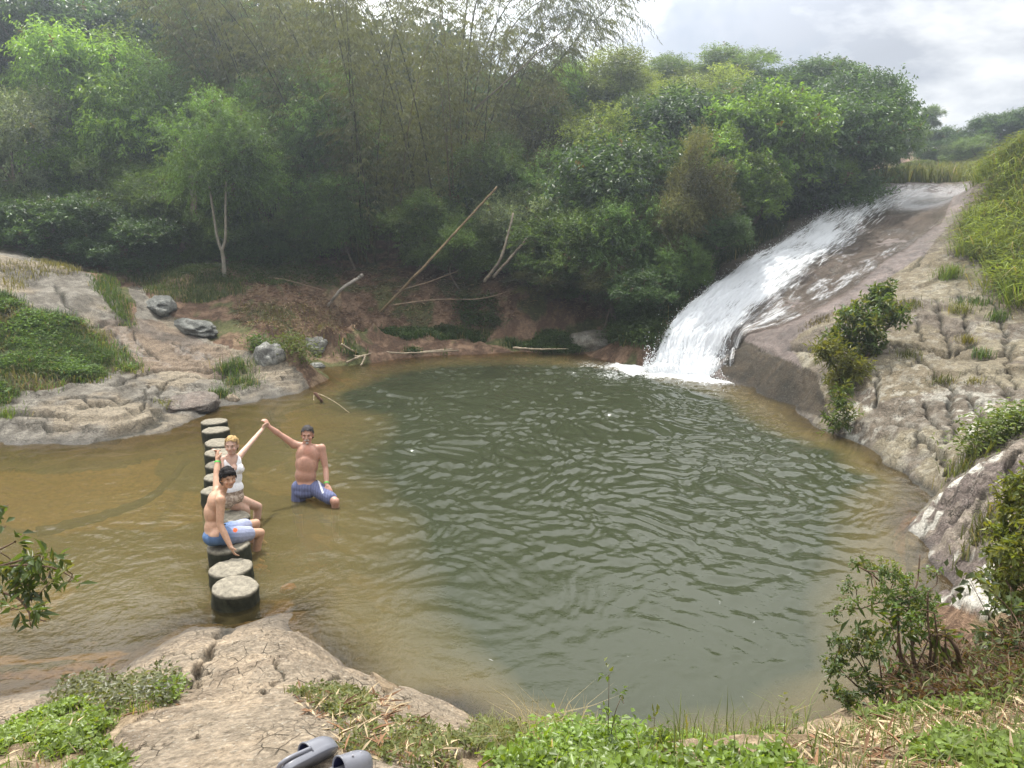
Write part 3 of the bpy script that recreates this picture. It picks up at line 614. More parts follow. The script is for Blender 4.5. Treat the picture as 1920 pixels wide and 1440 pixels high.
# white strands and thrown drops: real thin ribbons along the flow and small drops at the foot
def strands():
    q = np.random.default_rng(8); n = 9000; acc = Acc()
    i_ = (q.random(n) ** 1.25 * (ns - 60)).astype(int); j_ = (q.beta(1.5, 2.2, n) * .62 * (nt - 1)).astype(int)
    ok = q.random(n) < white[i_, j_] * 1.05; i_, j_ = i_[ok], j_[ok]; n = len(i_)
    L_ = q.integers(7, 26, n); hgt = q.uniform(.01, .09, n); w_ = q.uniform(.003, .011, n); G = np.stack([Pw[..., 0], Pw[..., 1], lum], -1)
    k = 5; V = []
    sidev = unit(G[i_, np.minimum(j_ + 1, nt - 1)] - G[i_, j_])
    for t in range(k):
        e = np.minimum(i_ + (L_ * t / (k - 1)).astype(int), ns - 1); jj = np.clip(j_ + np.round(q.normal(size=n) * .3).astype(int), 0, nt - 1)
        c = G[e, jj] + np.array([0, 0, 1.]) * (hgt * math.sin(np.pi * (t + .5) / k))[:, None]; ww = (w_ * math.sin(np.pi * (t + .35) / (k - .3)))[:, None]
        V += [c - sidev * ww, c + sidev * ww]
    V = np.stack(V, 1); o = np.arange(n)[:, None] * (2 * k)
    F = np.concatenate([o + np.array([[2 * t, 2 * t + 1, 2 * t + 3, 2 * t + 2]]) for t in range(k - 1)])
    acc.add(V.reshape(-1, 3), F, (.9, .92, .94))
    # drops: little octahedra
    m_ = 5200; tq = q.random(m_); a0, a1 = G[30, 0], G[30, int(nt * .63)]
    P = a0 + (a1 - a0) * q.uniform(-.06, 1.05, (m_, 1)); out = unit(np.array([-(a1 - a0)[1], (a1 - a0)[0], 0]));  out = out if out[1] < 0 else -out
    dd = q.exponential(.28, m_) - .25; P = P + out * dd[:, None]; P[:, 2] = q.exponential(.16, m_) * np.exp(-np.abs(dd)) * 1.2 + .0
    rr2 = q.uniform(.004, .014, m_); O = np.array([(1, 0, 0), (-1, 0, 0), (0, 1, 0), (0, -1, 0), (0, 0, 1.5), (0, 0, -1.5)], float); T = np.array([(0, 2, 4), (2, 1, 4), (1, 3, 4), (3, 0, 4), (2, 0, 5), (1, 2, 5), (3, 1, 5), (0, 3, 5)])
    e_ = q.integers(10, ns - 80, 2600); lj = np.where(q.random(2600) < .5, 1, (q.beta(2, 2, 2600) * .6 * nt).astype(int)); P2 = G[e_, lj] + np.stack([q.normal(size=2600) * .05, q.normal(size=2600) * .05, q.exponential(.07, 2600)], 1)
    P = np.vstack([P, P2]); rr2 = np.concatenate([rr2, q.uniform(.004, .011, 2600)])
    Vd = P[:, None] + O[None] * rr2[:, None, None]; Fd = (np.arange(len(P))[:, None, None] * 6 + T[None]).reshape(-1, 3)
    acc.add(Vd.reshape(-1, 3), Fd, (.9, .92, .94))
    m = NT('spray'); d_ = m.n('ShaderNodeBsdfDiffuse'); d_.inputs[0].default_value = (.9, .92, .94, 1); t_ = m.n('ShaderNodeBsdfTranslucent'); t_.inputs[0].default_value = (.9, .92, .94, 1)
    x = m.n('ShaderNodeMixShader'); x.inputs[0].default_value = .45; m.l(d_.outputs[0], x.inputs[1]); m.l(t_.outputs[0], x.inputs[2])
    tag(link('spray', acc.mesh('spray', m.done(x.outputs[0]), False)), 'white strands and thrown drops of the falling water', 'spray', kind='stuff')
strands()
# ---------------------------------------------------------------- leaves
def leaf_mat(name, trans=.35, rough=.42, spec=.4, tint=(1.35, 1.25, .5)):
    m = NT(name); a = m.attr('Col')
    nz = m.noise(1.1, 3, .6, m.obj()); f = m.maprange(nz.outputs[0], .3, .7, .82, 1.18)
    c = m.mix(1., a.outputs['Color'], f, 'MULTIPLY')
    b = m.bsdf(c, rough, spec)
    t = m.n('ShaderNodeBsdfTranslucent'); m.l(m.mix(1., c, tint, 'MULTIPLY'), t.inputs[0])
    x = m.n('ShaderNodeMixShader'); x.inputs[0].default_value = trans
    m.l(b.outputs[0], x.inputs[1]); m.l(t.outputs[0], x.inputs[2])
    return m.done(x.outputs[0])
M_LEAF = leaf_mat('leaf', .5, .36, .5); M_BAM = leaf_mat('bamboo_leaf', .4, .5, .3); M_BLADE = leaf_mat('grass_blade', .4, .5, .3)
M_BARK = attr_mat('bark', .85, .15, .3, 9, .8, .02); M_WOOD = attr_mat('dead_wood', .8, .2, .25, 14, .5, .008)
def leaves(P, T, N, L, W, C, fold=.18, droop=.12):
    T = unit(T); Sd = unit(np.cross(T, N)); N = np.cross(Sd, T)
    L = np.asarray(L)[:, None]; W = np.asarray(W)[:, None]; n = len(P)
    V = np.empty((n, 4, 3)); V[:, 0] = P; mid = P + .45 * L * T
    V[:, 1] = mid + .5 * W * Sd + fold * W * N; V[:, 3] = mid - .5 * W * Sd + fold * W * N
    V[:, 2] = P + L * T - droop * L * N
    b = np.arange(n)[:, None] * 4
    F = np.concatenate([b + np.array([[0, 1, 2]]), b + np.array([[0, 2, 3]])])
    return V.reshape(-1, 3), F, np.repeat(C, 4, 0)
def rvec(r, n): return unit(r.normal(size=(n, 3)))
def twig_leaves(r, P, Dr, k, tl, L, W, C, hang=.3, spread=.9, curl=.25):
    """k leaves along a twig of length tl from every point P along Dr"""
    n = len(P); t = (np.arange(k) + .6) / k
    Q = P[:, None] + Dr[:, None] * (tl[:, None] * t[None])[..., None]
    Q[..., 2] -= (hang * tl[:, None] * t[None] ** 2) * .5
    perp = unit(np.cross(np.repeat(Dr[:, None], k, 1), r.normal(size=(n, k, 3))))
    T = Dr[:, None] * .6 + perp * spread; T[..., 2] -= hang
    N = r.normal(size=(n, k, 3)) * .55 + np.array([0, 0, 1.])
    LL = L * r.uniform(.65, 1.25, (n, k)); WW = W * r.uniform(.7, 1.2, (n, k)) 
    CC = np.repeat(C[:, None], k, 1) * r.uniform(.8, 1.2, (n, k, 1))
    return leaves(Q.reshape(-1, 3), T.reshape(-1, 3), N.reshape(-1, 3), LL.ravel(), WW.ravel(), CC.reshape(-1, 3), droop=curl)
KIND = {  # colour, yellowing, twigs, leaves per twig, twig length, leaf length, leaf width, hang
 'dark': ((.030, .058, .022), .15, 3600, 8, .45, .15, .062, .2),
 'mid': ((.055, .090, .026), .3, 3600, 8, .45, .13, .055, .25),
 'bright': ((.085, .150, .026), .35, 3200, 9, .55, .15, .055, .5),
 'compound': ((.060, .110, .030), .3, 2600, 13, .8, .13, .042, .55),
 'pale': ((.105, .135, .085), .15, 4200, 8, .35, .11, .05, .2),
 'gloss': ((.075, .130, .028), .3, 2000, 9, .5, .21, .10, .05),
 'vine': ((.060, .064, .026), .5, 5000, 8, .4, .085, .05, .6),
 'yellow': ((.100, .135, .032), .45, 3600, 8, .5, .13, .05, .2),
}
def crown_mesh(kind, seed, R0=2.5, flat=.8, nclump=34):
    col, yel, nt_, k, tl, L, W, hang = KIND[kind]; col = np.array(col) * 1.95
    nt_ = int(nt_ * 1.35)
    r = np.random.default_rng(seed)
    cc = rvec(r, nclump) * r.uniform(.38, .98, (nclump, 1)); cc[:, 2] *= flat; cc[0] = 0
    cr = r.uniform(.17, .40, nclump); cr[0] = .5
    ci = r.choice(nclump, nt_, p=cr ** 1.7 / (cr ** 1.7).sum())
    u = rvec(r, nt_); u[:, 2] = np.where(u[:, 2] < -.35, -u[:, 2] * .6, u[:, 2])
    rad = cr[ci] * r.uniform(.3, 1.06, nt_) ** .6 * np.where(r.random(nt_) < .07, r.uniform(1.1, 1.5, nt_), 1)
    P = (cc[ci] + u * rad[:, None]) * R0
    Dr = unit(u * .8 + unit(P) * .4 + rvec(r, nt_) * .6 + np.array([0, 0, .25]))
    cv = 1 + .28 * r.normal(size=nclump); hue = r.random(nclump)
    C = np.asarray(col)[None] * np.clip(cv[ci] * r.uniform(.7, 1.3, nt_), .45, 1.8)[:, None]
    y = np.clip(hue[ci] * .6 + r.random(nt_) * .5 - .35, 0, 1) * yel
    C = C * (1 - y[:, None]) + np.array([.155, .155, .035]) * y[:, None]
    dead = r.random(nt_) < .012; C[dead] = (.12, .085, .035)
    a = Acc()
    a.add(*twig_leaves(r, P, Dr, k, tl * r.uniform(.6, 1.3, nt_), L, W, C, hang))
    return a.mesh(kind + '_crown', M_LEAF, False), cc * R0
CROWNS = {}
def crown(kind, v, flat=.8):
    if (kind, v) not in CROWNS: CROWNS[kind, v] = crown_mesh(kind, hash_(kind) + v * 31, flat=flat)
    return CROWNS[kind, v]
def hash_(s): return sum(ord(c) * (i + 3) for i, c in enumerate(s))
def tree(kind, px, py, d, rx, ry, name, label, cat='tree', group=None, v=0, bark=(.16, .13, .10), trunk=.09, base=None, fork=False, limbs=8):
    r = np.random.default_rng(int(px * 7 + py * 3))
    if base is not None and fork: d = float((hit(*base) - CAM) @ FW)
    c = at(px, py, d); Rx, Ry = rx / FPX * d, ry / FPX * d
    me, cc = crown(kind, v)
    if base is None: bx, by = c[0] + r.uniform(-.3, .3) * Rx, c[1] + r.uniform(0, .4)
    else:
        h = hit(*base); bx, by = h[0], h[1]
    g = ground(bx, by)
    root = empty(name, (bx, by, g)); tag(root, label, cat, group)
    o = link('crown', me, root); o.location = c - np.array([bx, by, g]); rz = r.uniform(0, 6.28)
    fs = .80 if d > 31.5 and px > 1000 else .93; sx, sz = Rx / 2.5 * fs, Ry / (2.5 * .8) * fs; o.scale = (sx, sx, sz); o.rotation_euler = (0, 0, rz)
    a = Acc(); top = np.array(o.location)
    tr = trunk * (.6 + .4 * Rx / 2.5)
    if fork:
        P1 = curve_pts([(0, 0, -.2), (.03, 0, .5), (0, 0, .95)], 6); add_tube(a, P1, np.linspace(tr, tr * .85, len(P1)), 8, bark)
        for sgn in (-1, 1):
            P2 = curve_pts([(0, 0, .85), (sgn * .12 + .02, 0, 1.25), (sgn * .2, .05, 2.2), (sgn * .3, .1, max(2.8, top[2]))], 8)
            add_tube(a, P2, np.linspace(tr * .75, tr * .4, len(P2)), 7, bark)
    else:
        mid = top * .5 + r.normal(size=3) * .12 * Rx; mid[2] = top[2] * .5
        P1 = curve_pts([(0, 0, -.25), mid, top + np.array([0, 0, Ry * .3])], 10)
        add_tube(a, P1, np.linspace(tr * 1.15, tr * .35, len(P1)), 8, bark)
    ca, sa = math.cos(rz), math.sin(rz)
    for q in r.choice(len(cc), min(limbs, len(cc)), replace=False):
        e_ = cc[q] * np.array([sx, sx, sz]); e_ = np.array([e_[0] * ca - e_[1] * sa, e_[0] * sa + e_[1] * ca, e_[2]]) + top
        s_ = np.array(P1[len(P1) * 2 // 3]) if not fork else top * .8
        P2 = curve_pts([s_, (s_ + e_) / 2 + r.normal(size=3) * .12, e_], 5)
        add_tube(a, P2, np.linspace(tr * .4, tr * .1, len(P2)), 5, bark)
    link('trunk', a.mesh('trunk', M_BARK), root)
    return root
PALE = (.34, .31, .26)
G1 = 'trees along the wooded far bank'
# left wood
tree('dark', 70, 90, 31, 175, 130, 'broadleaf_tree', 'blue green tall tree crown at the upper left corner, above the silvery tree')
tree('pale', 25, 305, 25.5, 125, 140, 'broadleaf_tree', 'silvery pale leaved tree at the left edge over the rock slab')
tree('bright', 205, 205, 28, 150, 140, 'broadleaf_tree', 'bright yellow green tree between the silvery tree and the bamboo', v=0)
tree('bright', 165, 330, 26.5, 95, 80, 'young_tree', 'light green young tree low in front of the bright yellow green tree', v=1)
tree('compound', 335, 270, 28, 130, 125, 'broadleaf_tree', 'feathery mid green tree directly behind the thick straight trunk', v=0, base=(333, 492), trunk=.15, bark=(.2, .16, .13))
tree('compound', 455, 130, 31, 140, 130, 'broadleaf_tree', 'tall feathery leaved tree whose crown reaches the top edge beside the bamboo fan', v=1)
tree('mid', 285, 405, 25.5, 95, 75, 'understory_tree', 'low mid green tree with drooping leaves under the feathery tree', v=0)
tree('compound', 420, 310, 26, 112, 108, 'forked_tree', 'slender tree with pale trunk forking into a V above the mound', v=0, base=(420, 524), fork=True, bark=(.24, .22, .18), trunk=.075)
tree('dark', 90, 430, 23.5, 120, 62, 'shrub', 'dark dense shrub at the top of the left rock slab', 'shrub', v=0)
tree('dark', 235, 462, 24, 95, 56, 'shrub', 'dark rounded shrub beside the foot of the thick straight trunk', 'shrub', v=1)
tree('mid', 0, 420, 24.5, 100, 70, 'shrub', 'mid green shrub under the silvery tree at the left edge', 'shrub', v=1)
tree('compound', 510, 260, 27.5, 85, 110, 'broadleaf_tree', 'light feathery crown between the forked tree and the bamboo', v=0)
# right wood
tree('pale', 975, 425, 25.5, 105, 95, 'understory_tree', 'grey green small leaved tree behind the top of the leaning dead pole', v=1)
tree('mid', 1075, 475, 24, 115, 85, 'understory_tree', 'mid green bushy tree overhanging the bare bank on crooked pale stems', v=1, base=(1060, 540), trunk=.07)
tree('compound', 1185, 455, 23, 100, 85, 'understory_tree', 'loose light green tree hanging over the bank near the round boulder', v=1)
tree('vine', 1290, 375, 22.3, 82, 110, 'vine_covered_tree', 'olive brown column of hanging vines left of the big leaved tree', v=0)
tree('vine', 1255, 455, 22.6, 70, 80, 'vine_covered_tree', 'dull olive vine curtain low beside the brown vine column', v=1)
tree('yellow', 1110, 300, 27.5, 130, 95, 'broadleaf_tree', 'yellowish green bushy tree in the middle of the wooded slope', v=0)
tree('vine', 985, 300, 27.5, 105, 120, 'vine_covered_tree', 'olive vine hung tree beside the bamboo curtain', v=0)
tree('yellow', 1150, 190, 33, 140, 85, 'broadleaf_tree', 'pale yellow green tree on the skyline under the hanging bamboo tips', v=1)
tree('bright', 1020, 180, 32, 90, 80, 'broadleaf_tree', 'fresh green tree right behind the two thin leaning culms', v=1)
tree('gloss', 1445, 285, 25.5, 118, 100, 'big_leaved_tree', 'light green big leaved tree leaning over the top of the waterfall', v=0)
tree('gloss', 1530, 322, 27.3, 72, 52, 'big_leaved_tree', 'low light green large leaved branchy tree touching the dry rock by the fall', v=1)
tree('gloss', 1400, 365, 24.6, 80, 60, 'big_leaved_tree', 'shaded big leaved tree under the light green one beside the falling water', v=1)
tree('dark', 1590, 240, 31, 118, 105, 'broadleaf_tree', 'deep green dense tree that ends the wood above the top of the waterfall', v=1)
tree('dark', 1470, 185, 35, 150, 70, 'broadleaf_tree', 'dark green domed crown on the skyline next to the deep green end tree', v=0)
tree('yellow', 1335, 205, 33, 125, 85, 'broadleaf_tree', 'sunlit yellow green tree on the skyline hump', v=0)
tree('mid', 1370, 145, 37, 120, 50, 'broadleaf_tree', 'far mid green treetop at the highest point of the right skyline', v=0)
tree('mid', 1240, 150, 37, 90, 45, 'broadleaf_tree', 'far mid green treetop just left of the skyline hump', v=1)
tree('vine', 1400, 230, 29.5, 85, 60, 'vine_covered_tree', 'dark brown vine patch in the slope behind the light green big leaved tree', v=1)
tree('mid', 1245, 265, 29, 110, 85, 'broadleaf_tree', 'mid green tree above the brown vine column', v=0)
tree('dark', 1345, 440, 22.6, 70, 48, 'shrub', 'dark shrub in the shade at the left edge of the white water', 'shrub', v=0)
tree('dark', 1215, 545, 21.6, 75, 48, 'shrub', 'dark low shrub on the bank between the boulder and the waterfall foot', 'shrub', v=1)
tree('compound', 1040, 375, 26.5, 90, 75, 'understory_tree', 'light feathery small tree above the bushy tree on crooked stems', v=0)
# beyond the lip of the fall
tree('mid', 1742, 222, 48, 30, 24, 'round_tree', 'small round headed tree standing alone beyond the top of the waterfall', v=0)
tree('dark', 1770, 275, 46, 62, 42, 'shrub', 'dark bush under the lone round headed tree', 'shrub', v=1)
tree('dark', 1880, 245, 44, 80, 42, 'broadleaf_tree', 'dark green tree behind the bright grassy bank at the right edge', v=0)
tree('mid', 1690, 265, 44, 50, 48, 'shrub', 'mid green bush between the deep green end tree and the lone round tree', 'shrub', v=1)
tree('yellow', 1720, 318, 43, 55, 16, 'shrub', 'low yellow green bush at the level top of the waterfall', 'shrub', v=1)
tree('mid', 1820, 290, 43, 60, 34, 'shrub', 'mid green bush just left of the bright grassy bank top', 'shrub', v=0)
# second row that closes the wood
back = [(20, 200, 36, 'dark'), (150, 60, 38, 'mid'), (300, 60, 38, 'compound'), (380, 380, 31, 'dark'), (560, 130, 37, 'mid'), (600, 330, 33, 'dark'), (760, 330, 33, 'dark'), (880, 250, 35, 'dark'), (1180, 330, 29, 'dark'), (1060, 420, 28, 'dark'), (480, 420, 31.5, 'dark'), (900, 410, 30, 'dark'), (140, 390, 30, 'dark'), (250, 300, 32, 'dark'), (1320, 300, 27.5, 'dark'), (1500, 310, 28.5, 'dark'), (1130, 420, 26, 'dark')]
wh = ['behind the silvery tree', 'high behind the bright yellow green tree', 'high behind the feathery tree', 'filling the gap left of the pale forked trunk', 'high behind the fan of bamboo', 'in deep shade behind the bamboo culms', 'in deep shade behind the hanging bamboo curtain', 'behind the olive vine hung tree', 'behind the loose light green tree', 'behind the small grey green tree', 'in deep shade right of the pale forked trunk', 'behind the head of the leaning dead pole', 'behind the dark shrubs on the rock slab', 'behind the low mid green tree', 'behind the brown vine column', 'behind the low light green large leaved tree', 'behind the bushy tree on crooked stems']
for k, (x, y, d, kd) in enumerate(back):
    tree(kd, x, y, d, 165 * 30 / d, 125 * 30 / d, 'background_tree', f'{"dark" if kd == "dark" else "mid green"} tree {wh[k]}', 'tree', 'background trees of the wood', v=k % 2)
for k, (kd, x, y, d, rx, ry, lab) in enumerate((('mid', 380, 455, 25.5, 60, 48, 'low shrub filling the gap between the thick trunk and the pale forked trunk'), ('dark', 480, 470, 26, 70, 50, 'dark low shrub just right of the pale forked trunk'), ('mid', 560, 455, 27, 75, 60, 'shaded shrub at the foot of the bamboo fan'),
        ('compound', 640, 400, 26, 85, 75, 'drooping feathery shrub in front of the bamboo curtain'), ('mid', 800, 440, 25.6, 85, 66, 'shaded green shrub behind the middle of the leaning dead pole'), ('mid', 880, 470, 24.8, 70, 52, 'green shrub right of the middle of the leaning dead pole'),
        ('vine', 1030, 525, 24, 75, 36, 'low trailing vine over the edge of the bare bank'), ('vine', 1150, 530, 22.8, 75, 45, 'trailing vine above the round grey boulder'), ('compound', 1280, 500, 22.0, 60, 50, 'hanging green shrub just left of the foam at half height of the fall'),
        ('gloss', 1350, 330, 24.2, 80, 72, 'light green large leaved tree between the brown vine column and the leaning big leaved tree'), ('yellow', 1200, 330, 26, 85, 75, 'yellow green tree above the dull olive vine curtain'), ('mid', 930, 340, 26.5, 80, 80, 'green tree behind the upper end of the leaning dead pole'),
        ('bright', 90, 200, 29, 90, 90, 'fresh green crown between the blue green tall tree and the bright yellow green tree'), ('mid', 230, 360, 26.5, 90, 70, 'mid green crown under the bright yellow green tree'), ('yellow', 1255, 215, 31.5, 85, 60, 'yellowish crown on the slope below the skyline hump'), ('dark', 1520, 270, 28, 80, 70, 'deep green crown filling the slope right of the light green big leaved tree'), ('compound', 620, 250, 27, 110, 110, 'pale feathery crown in the middle of the bamboo'))):
    tree(kd, x, y, d, rx, ry, 'shrub' if ry < 70 else 'understory_tree', lab, 'shrub' if ry < 70 else 'tree', v=k % 2, trunk=.05)
# ---------------------------------------------------------------- far woods, one mass
def woods():
    r = np.random.default_rng(77); n = 60000
    az = r.uniform(R(-48), R(24), n); d = r.uniform(38, 54, n)
    x, y = d * np.sin(az), d * np.cos(az); g = hf(x, y)
    top = 7.5 + 3.0 * vnoise(x * .22, y * .22, s=9) + 2.5 * sstep(R(-5), R(-30), az) - 3.6 * sstep(R(-5), R(0), az) - 3.4 * sstep(R(15), R(24), az)
    z = g + top * r.random(n) ** .6
    P = np.stack([x, y, z], 1); D_ = unit(rvec(r, n) + np.array([0, -.5, .5]))
    C = np.array([.040, .066, .026]) * r.uniform(.5, 1.5, (n, 1))
    V, F, Cc = leaves(P, D_, rvec(r, n) * .6 + np.array([0, -.3, 1]), r.uniform(.3, .6, n), r.uniform(.2, .4, n), C)
    a = Acc(); a.add(V, F, Cc)
    tag(link('woods', a.mesh('woods', M_LEAF, False)), 'far dark mass of the wood closing the view behind the trees', 'woods', kind='stuff')
woods()
# ---------------------------------------------------------------- bamboo
def culm_curve(r, base, h, az, lean, arch):
    t = np.linspace(0, 1, 16)[:, None]
    dirv = np.array([math.cos(az), math.sin(az), 0])
    hor = h * (lean * t + arch * t ** 3)
    z = h * (t - .28 * arch * t ** 3 - .12 * lean * t)
    return np.asarray(base) + dirv * hor + np.array([0, 0, 1.]) * z
def bamboo_spray(r, P, T, n, C, L=.20, W=.028, k=13, tl=.75, hang=.9):
    i = r.integers(0, len(P) - 1, n); f = r.random((n, 1))
    Q = P[i] * (1 - f) + P[i + 1] * f
    D_ = unit(rvec(r, n) * np.array([1, 1, .35]) + T[i] * .5)
    Q2 = Q + D_ * (r.random((n, 1)) * .5)
    Cc = np.asarray(C) * r.uniform(.7, 1.35, (n, 1))
    return twig_leaves(r, Q2, D_, k, tl * r.uniform(.5, 1.4, n), L, W, Cc, hang, .55, .15)
def bamboo(px, py, d, n, label, seed, h=(9, 13), dens=75, biasaz=None, colr=(.14, .155, .06), low=.25, leanr=(.04, .3), archr=(.15, .5), rad=.8):
    r = np.random.default_rng(seed); b = at(px, py, d); g = ground(b[0], b[1])
    root = empty('bamboo_clump', (b[0], b[1], g)); tag(root, label, 'bamboo', 'bamboo clumps of the far bank')
    fo = Acc()
    for k in range(n):
        az = r.uniform(0, 6.28) if biasaz is None else r.normal(biasaz, .8)
        hh = r.uniform(*h); bs = np.array([math.cos(az), math.sin(az), 0]) * r.random() ** .5 * rad; bs[2] = -.2
        P = culm_curve(r, bs, hh, az + r.normal() * .3, r.uniform(*leanr), r.uniform(*archr))
        a = Acc(); c = np.array([.075, .075, .035]) * r.uniform(.6, 1.2) if r.random() < .75 else np.array([.15, .125, .07])
        add_tube(a, P, np.linspace(.032, .006, len(P)), 6, c)
        link('culm', a.mesh('culm', M_BARK), root)
        s0 = int(len(P) * low); Pp = P[s0:]; T = unit(np.gradient(Pp, axis=0))
        fo.add(*bamboo_spray(r, Pp, T, dens, colr))
    link('foliage', fo.mesh('foliage', M_BAM, False), root)
    return root
bamboo(545, 500, 29, 26, 'bamboo clump fanning its culms up to the left behind the forked tree', 1, biasaz=2.6, leanr=(.08, .3), archr=(.1, .35), h=(10, 14), dens=95, low=.25)
bamboo(690, 490, 27.5, 24, 'bamboo clump with the drooping curtain left of the leaning dead pole', 2, h=(8, 13.5), dens=150, low=.18, leanr=(.02, .26), archr=(.15, .45), rad=1.6)
bamboo(840, 480, 28.5, 24, 'bamboo clump right behind the upper end of the leaning dead pole', 3, h=(8.5, 14), dens=150, low=.18, leanr=(.02, .26), archr=(.15, .45), rad=1.6)
bamboo(620, 480, 32, 22, 'bamboo clump in the shade at the back between two nearer clumps', 4, h=(11, 15), dens=80, low=.3)
def arching():
    r = np.random.default_rng(55); b = at(860, 475, 28.5); g = ground(b[0], b[1]); b = np.array([b[0], b[1], g])
    root = empty('bamboo_clump', b); tag(root, 'bamboo clump whose long culms arch right and hang against the white sky', 'bamboo', 'bamboo clumps of the far bank')
    fo = Acc()
    for pts in ([(905, 200), (965, 45), (1060, -15), (1150, 8), (1188, 34)], [(935, 180), (1005, 60), (1080, 22), (1140, 62)], [(895, 150), (945, 20), (1005, -30), (1080, 0), (1125, 42)], [(920, 230), (980, 120), (1040, 82), (1078, 104)], [(880, 100), (905, -20), (965, -45), (1035, 12)], [(890, 250), (950, 160), (1000, 135), (1030, 150)], [(870, 60), (900, -60), (980, -90), (1100, -60), (1170, -10)]):
        dd = r.uniform(-1, 1); P = [b + [r.normal() * .5, r.normal() * .4, -.2]] + [at(x, y, 27.5 + dd) for x, y in pts]
        P = curve_pts(P, 9) - b; a = Acc(); add_tube(a, P, np.linspace(.032, .006, len(P)), 6, (.08, .075, .04)); link('culm', a.mesh('culm', M_BARK), root)
        Pp = P[len(P) // 3:]; fo.add(*bamboo_spray(r, Pp, unit(np.gradient(Pp, axis=0)), 90, (.085, .105, .04), L=.17, W=.026, k=12, tl=.7, hang=1.1))
    link('foliage', fo.mesh('foliage', M_BAM, False), root)
arching()
# ---------------------------------------------------------------- low plants
rp = np.random.default_rng(41)
_area = (rr_ ** 2) * np.where(np.abs(np.degrees(np.arctan2(gx, gy))) < 40, 1., 0.)
def scatter(poly, n, d0=0, d1=99, zmin=.03, rock_ok=True, seed=None, thresh=None, warp=True):
    m = (inpoly(qx, qy, poly) if warp else inpoly(gpx, gpy, poly)) & (gd > d0) & (gd < d1) & (gz > zmin) & (_area > 0)
    if not rock_ok: m &= (cls == 0)
    if thresh is not None:
        m &= (fbm(gx * thresh[0], gy * thresh[0], o=3, s=thresh[2]) > thresh[1])
    ii = np.nonzero(m)[0]
    if not len(ii): return np.zeros((0, 3))
    k = rp.choice(ii, n, p=_area[ii] / _area[ii].sum())
    P = np.stack([gx[k], gy[k], gz[k]], 1); s = rr_[k] * .004
    P[:, 0] += rp.normal(size=n) * s; P[:, 1] += rp.normal(size=n) * s
    return P
def blades(P, h, w, C, lean=.5, az=None, droop=.5):
    n = len(P); a = rp.uniform(0, 6.28, n) if az is None else az
    d = np.stack([np.cos(a), np.sin(a), np.zeros(n)], 1); sd = np.stack([-np.sin(a), np.cos(a), np.zeros(n)], 1)
    h = h * rp.uniform(.5, 1.3, n); w = w * rp.uniform(.6, 1.3, n); ln = lean * rp.uniform(.2, 1.4, n)
    Z1 = np.array([0, 0, 1.])
    b = P - Z1 * .02; m = P + Z1 * (h * .6)[:, None] + d * (h * ln * .4)[:, None]; t = P + Z1 * (h * (1 - droop * ln * .6))[:, None] + d * (h * ln * 1.1)[:, None]
    w2 = (w * .5)[:, None] * sd
    V = np.stack([b - w2, b + w2, m + w2 * .8, m - w2 * .8, t], 1)
    o = np.arange(n)[:, None] * 5
    F = np.concatenate([o + np.array([[0, 1, 2]]), o + np.array([[0, 2, 3]]), o + np.array([[3, 2, 4]])])
    C = np.asarray(C) * np.ones((n, 1)); Cc = C * rp.uniform(.65, 1.35, (n, 1)); dry = rp.random(n) < .08; Cc[dry] = np.array([.26, .22, .1])
    return V.reshape(-1, 3), F, np.repeat(Cc, 5, 0)
def herb(P, n_leaf, hgt, L, W, C, up=.5):
    """a rosette of small leaves on every point"""
    n = len(P); k = n_leaf; r = rp
    hh = hgt * r.uniform(.2, 1.2, (n, k))
    Q = P[:, None] + np.stack([r.normal(size=(n, k)) * hgt * .45, r.normal(size=(n, k)) * hgt * .45, hh], -1)
    T = r.normal(size=(n, k, 3)); T[..., 2] = np.abs(T[..., 2]) * up
    N = r.normal(size=(n, k, 3)) * .4 + np.array([0, 0, 1.])
    Cc = np.asarray(C) * np.ones((n, 1)) * r.uniform(.7, 1.35, (n, 1)); Cc = np.repeat(Cc[:, None], k, 1) * r.uniform(.8, 1.2, (n, k, 1))
    return leaves(Q.reshape(-1, 3), T.reshape(-1, 3), N.reshape(-1, 3), (L * r.uniform(.6, 1.25, n * k)), (W * r.uniform(.7, 1.2, n * k)), Cc.reshape(-1, 3), .15, .2)
def stuff(name, label, acc, mat=None, cat='grass'):
    return tag(link(name, acc.mesh(name, mat or M_BLADE, False)), label, cat, kind='stuff')
GRN = (.075, .125, .026); LIME = (.135, .20, .035); DKG = (.04, .07, .02); OLV = (.10, .11, .035); STRAW = (.34, .27, .15)
# left bank weeds
a = Acc(); P = scatter(GREEN_L, 420, 11, 27)
P = P[fbm(P[:, 0] * .9, P[:, 1] * .9, o=3, s=15) > .0]
for hh, cc_ in ((.16, (.10, .165, .035)), (.13, (.15, .17, .05)), (.2, (.07, .125, .028))):
    c0 = P[rp.random(len(P)) < .6]; kk = 30; Q = np.repeat(c0, kk, 0); of = rp.normal(size=(len(Q), 2)); Q[:, :2] += of * .13; Q[:, 2] = hf(Q[:, 0], Q[:, 1])
    tint = np.repeat(rp.uniform(.6, 1.3, (len(c0), 1)), kk, 0); a.add(*blades(Q, hh, .018, np.array(cc_) * tint, .9, np.arctan2(of[:, 1], of[:, 0]) + rp.normal(size=len(Q)) * .6, .7)); P = scatter(GREEN_L, 3000, 11, 27, thresh=(1.2, .0, 3)); a.add(*herb(P, 8, .12, .075, .04, (.10, .175, .036)))
P = scatter(GREEN_L, 2500, 11, 27, thresh=(.9, .1, 5)); a.add(*blades(P, .2, .016, (.16, .14, .08), .8))
stuff('weeds', 'green weeds and tall grass on the slope of the left rock slab', a, cat='weeds')
a = Acc()
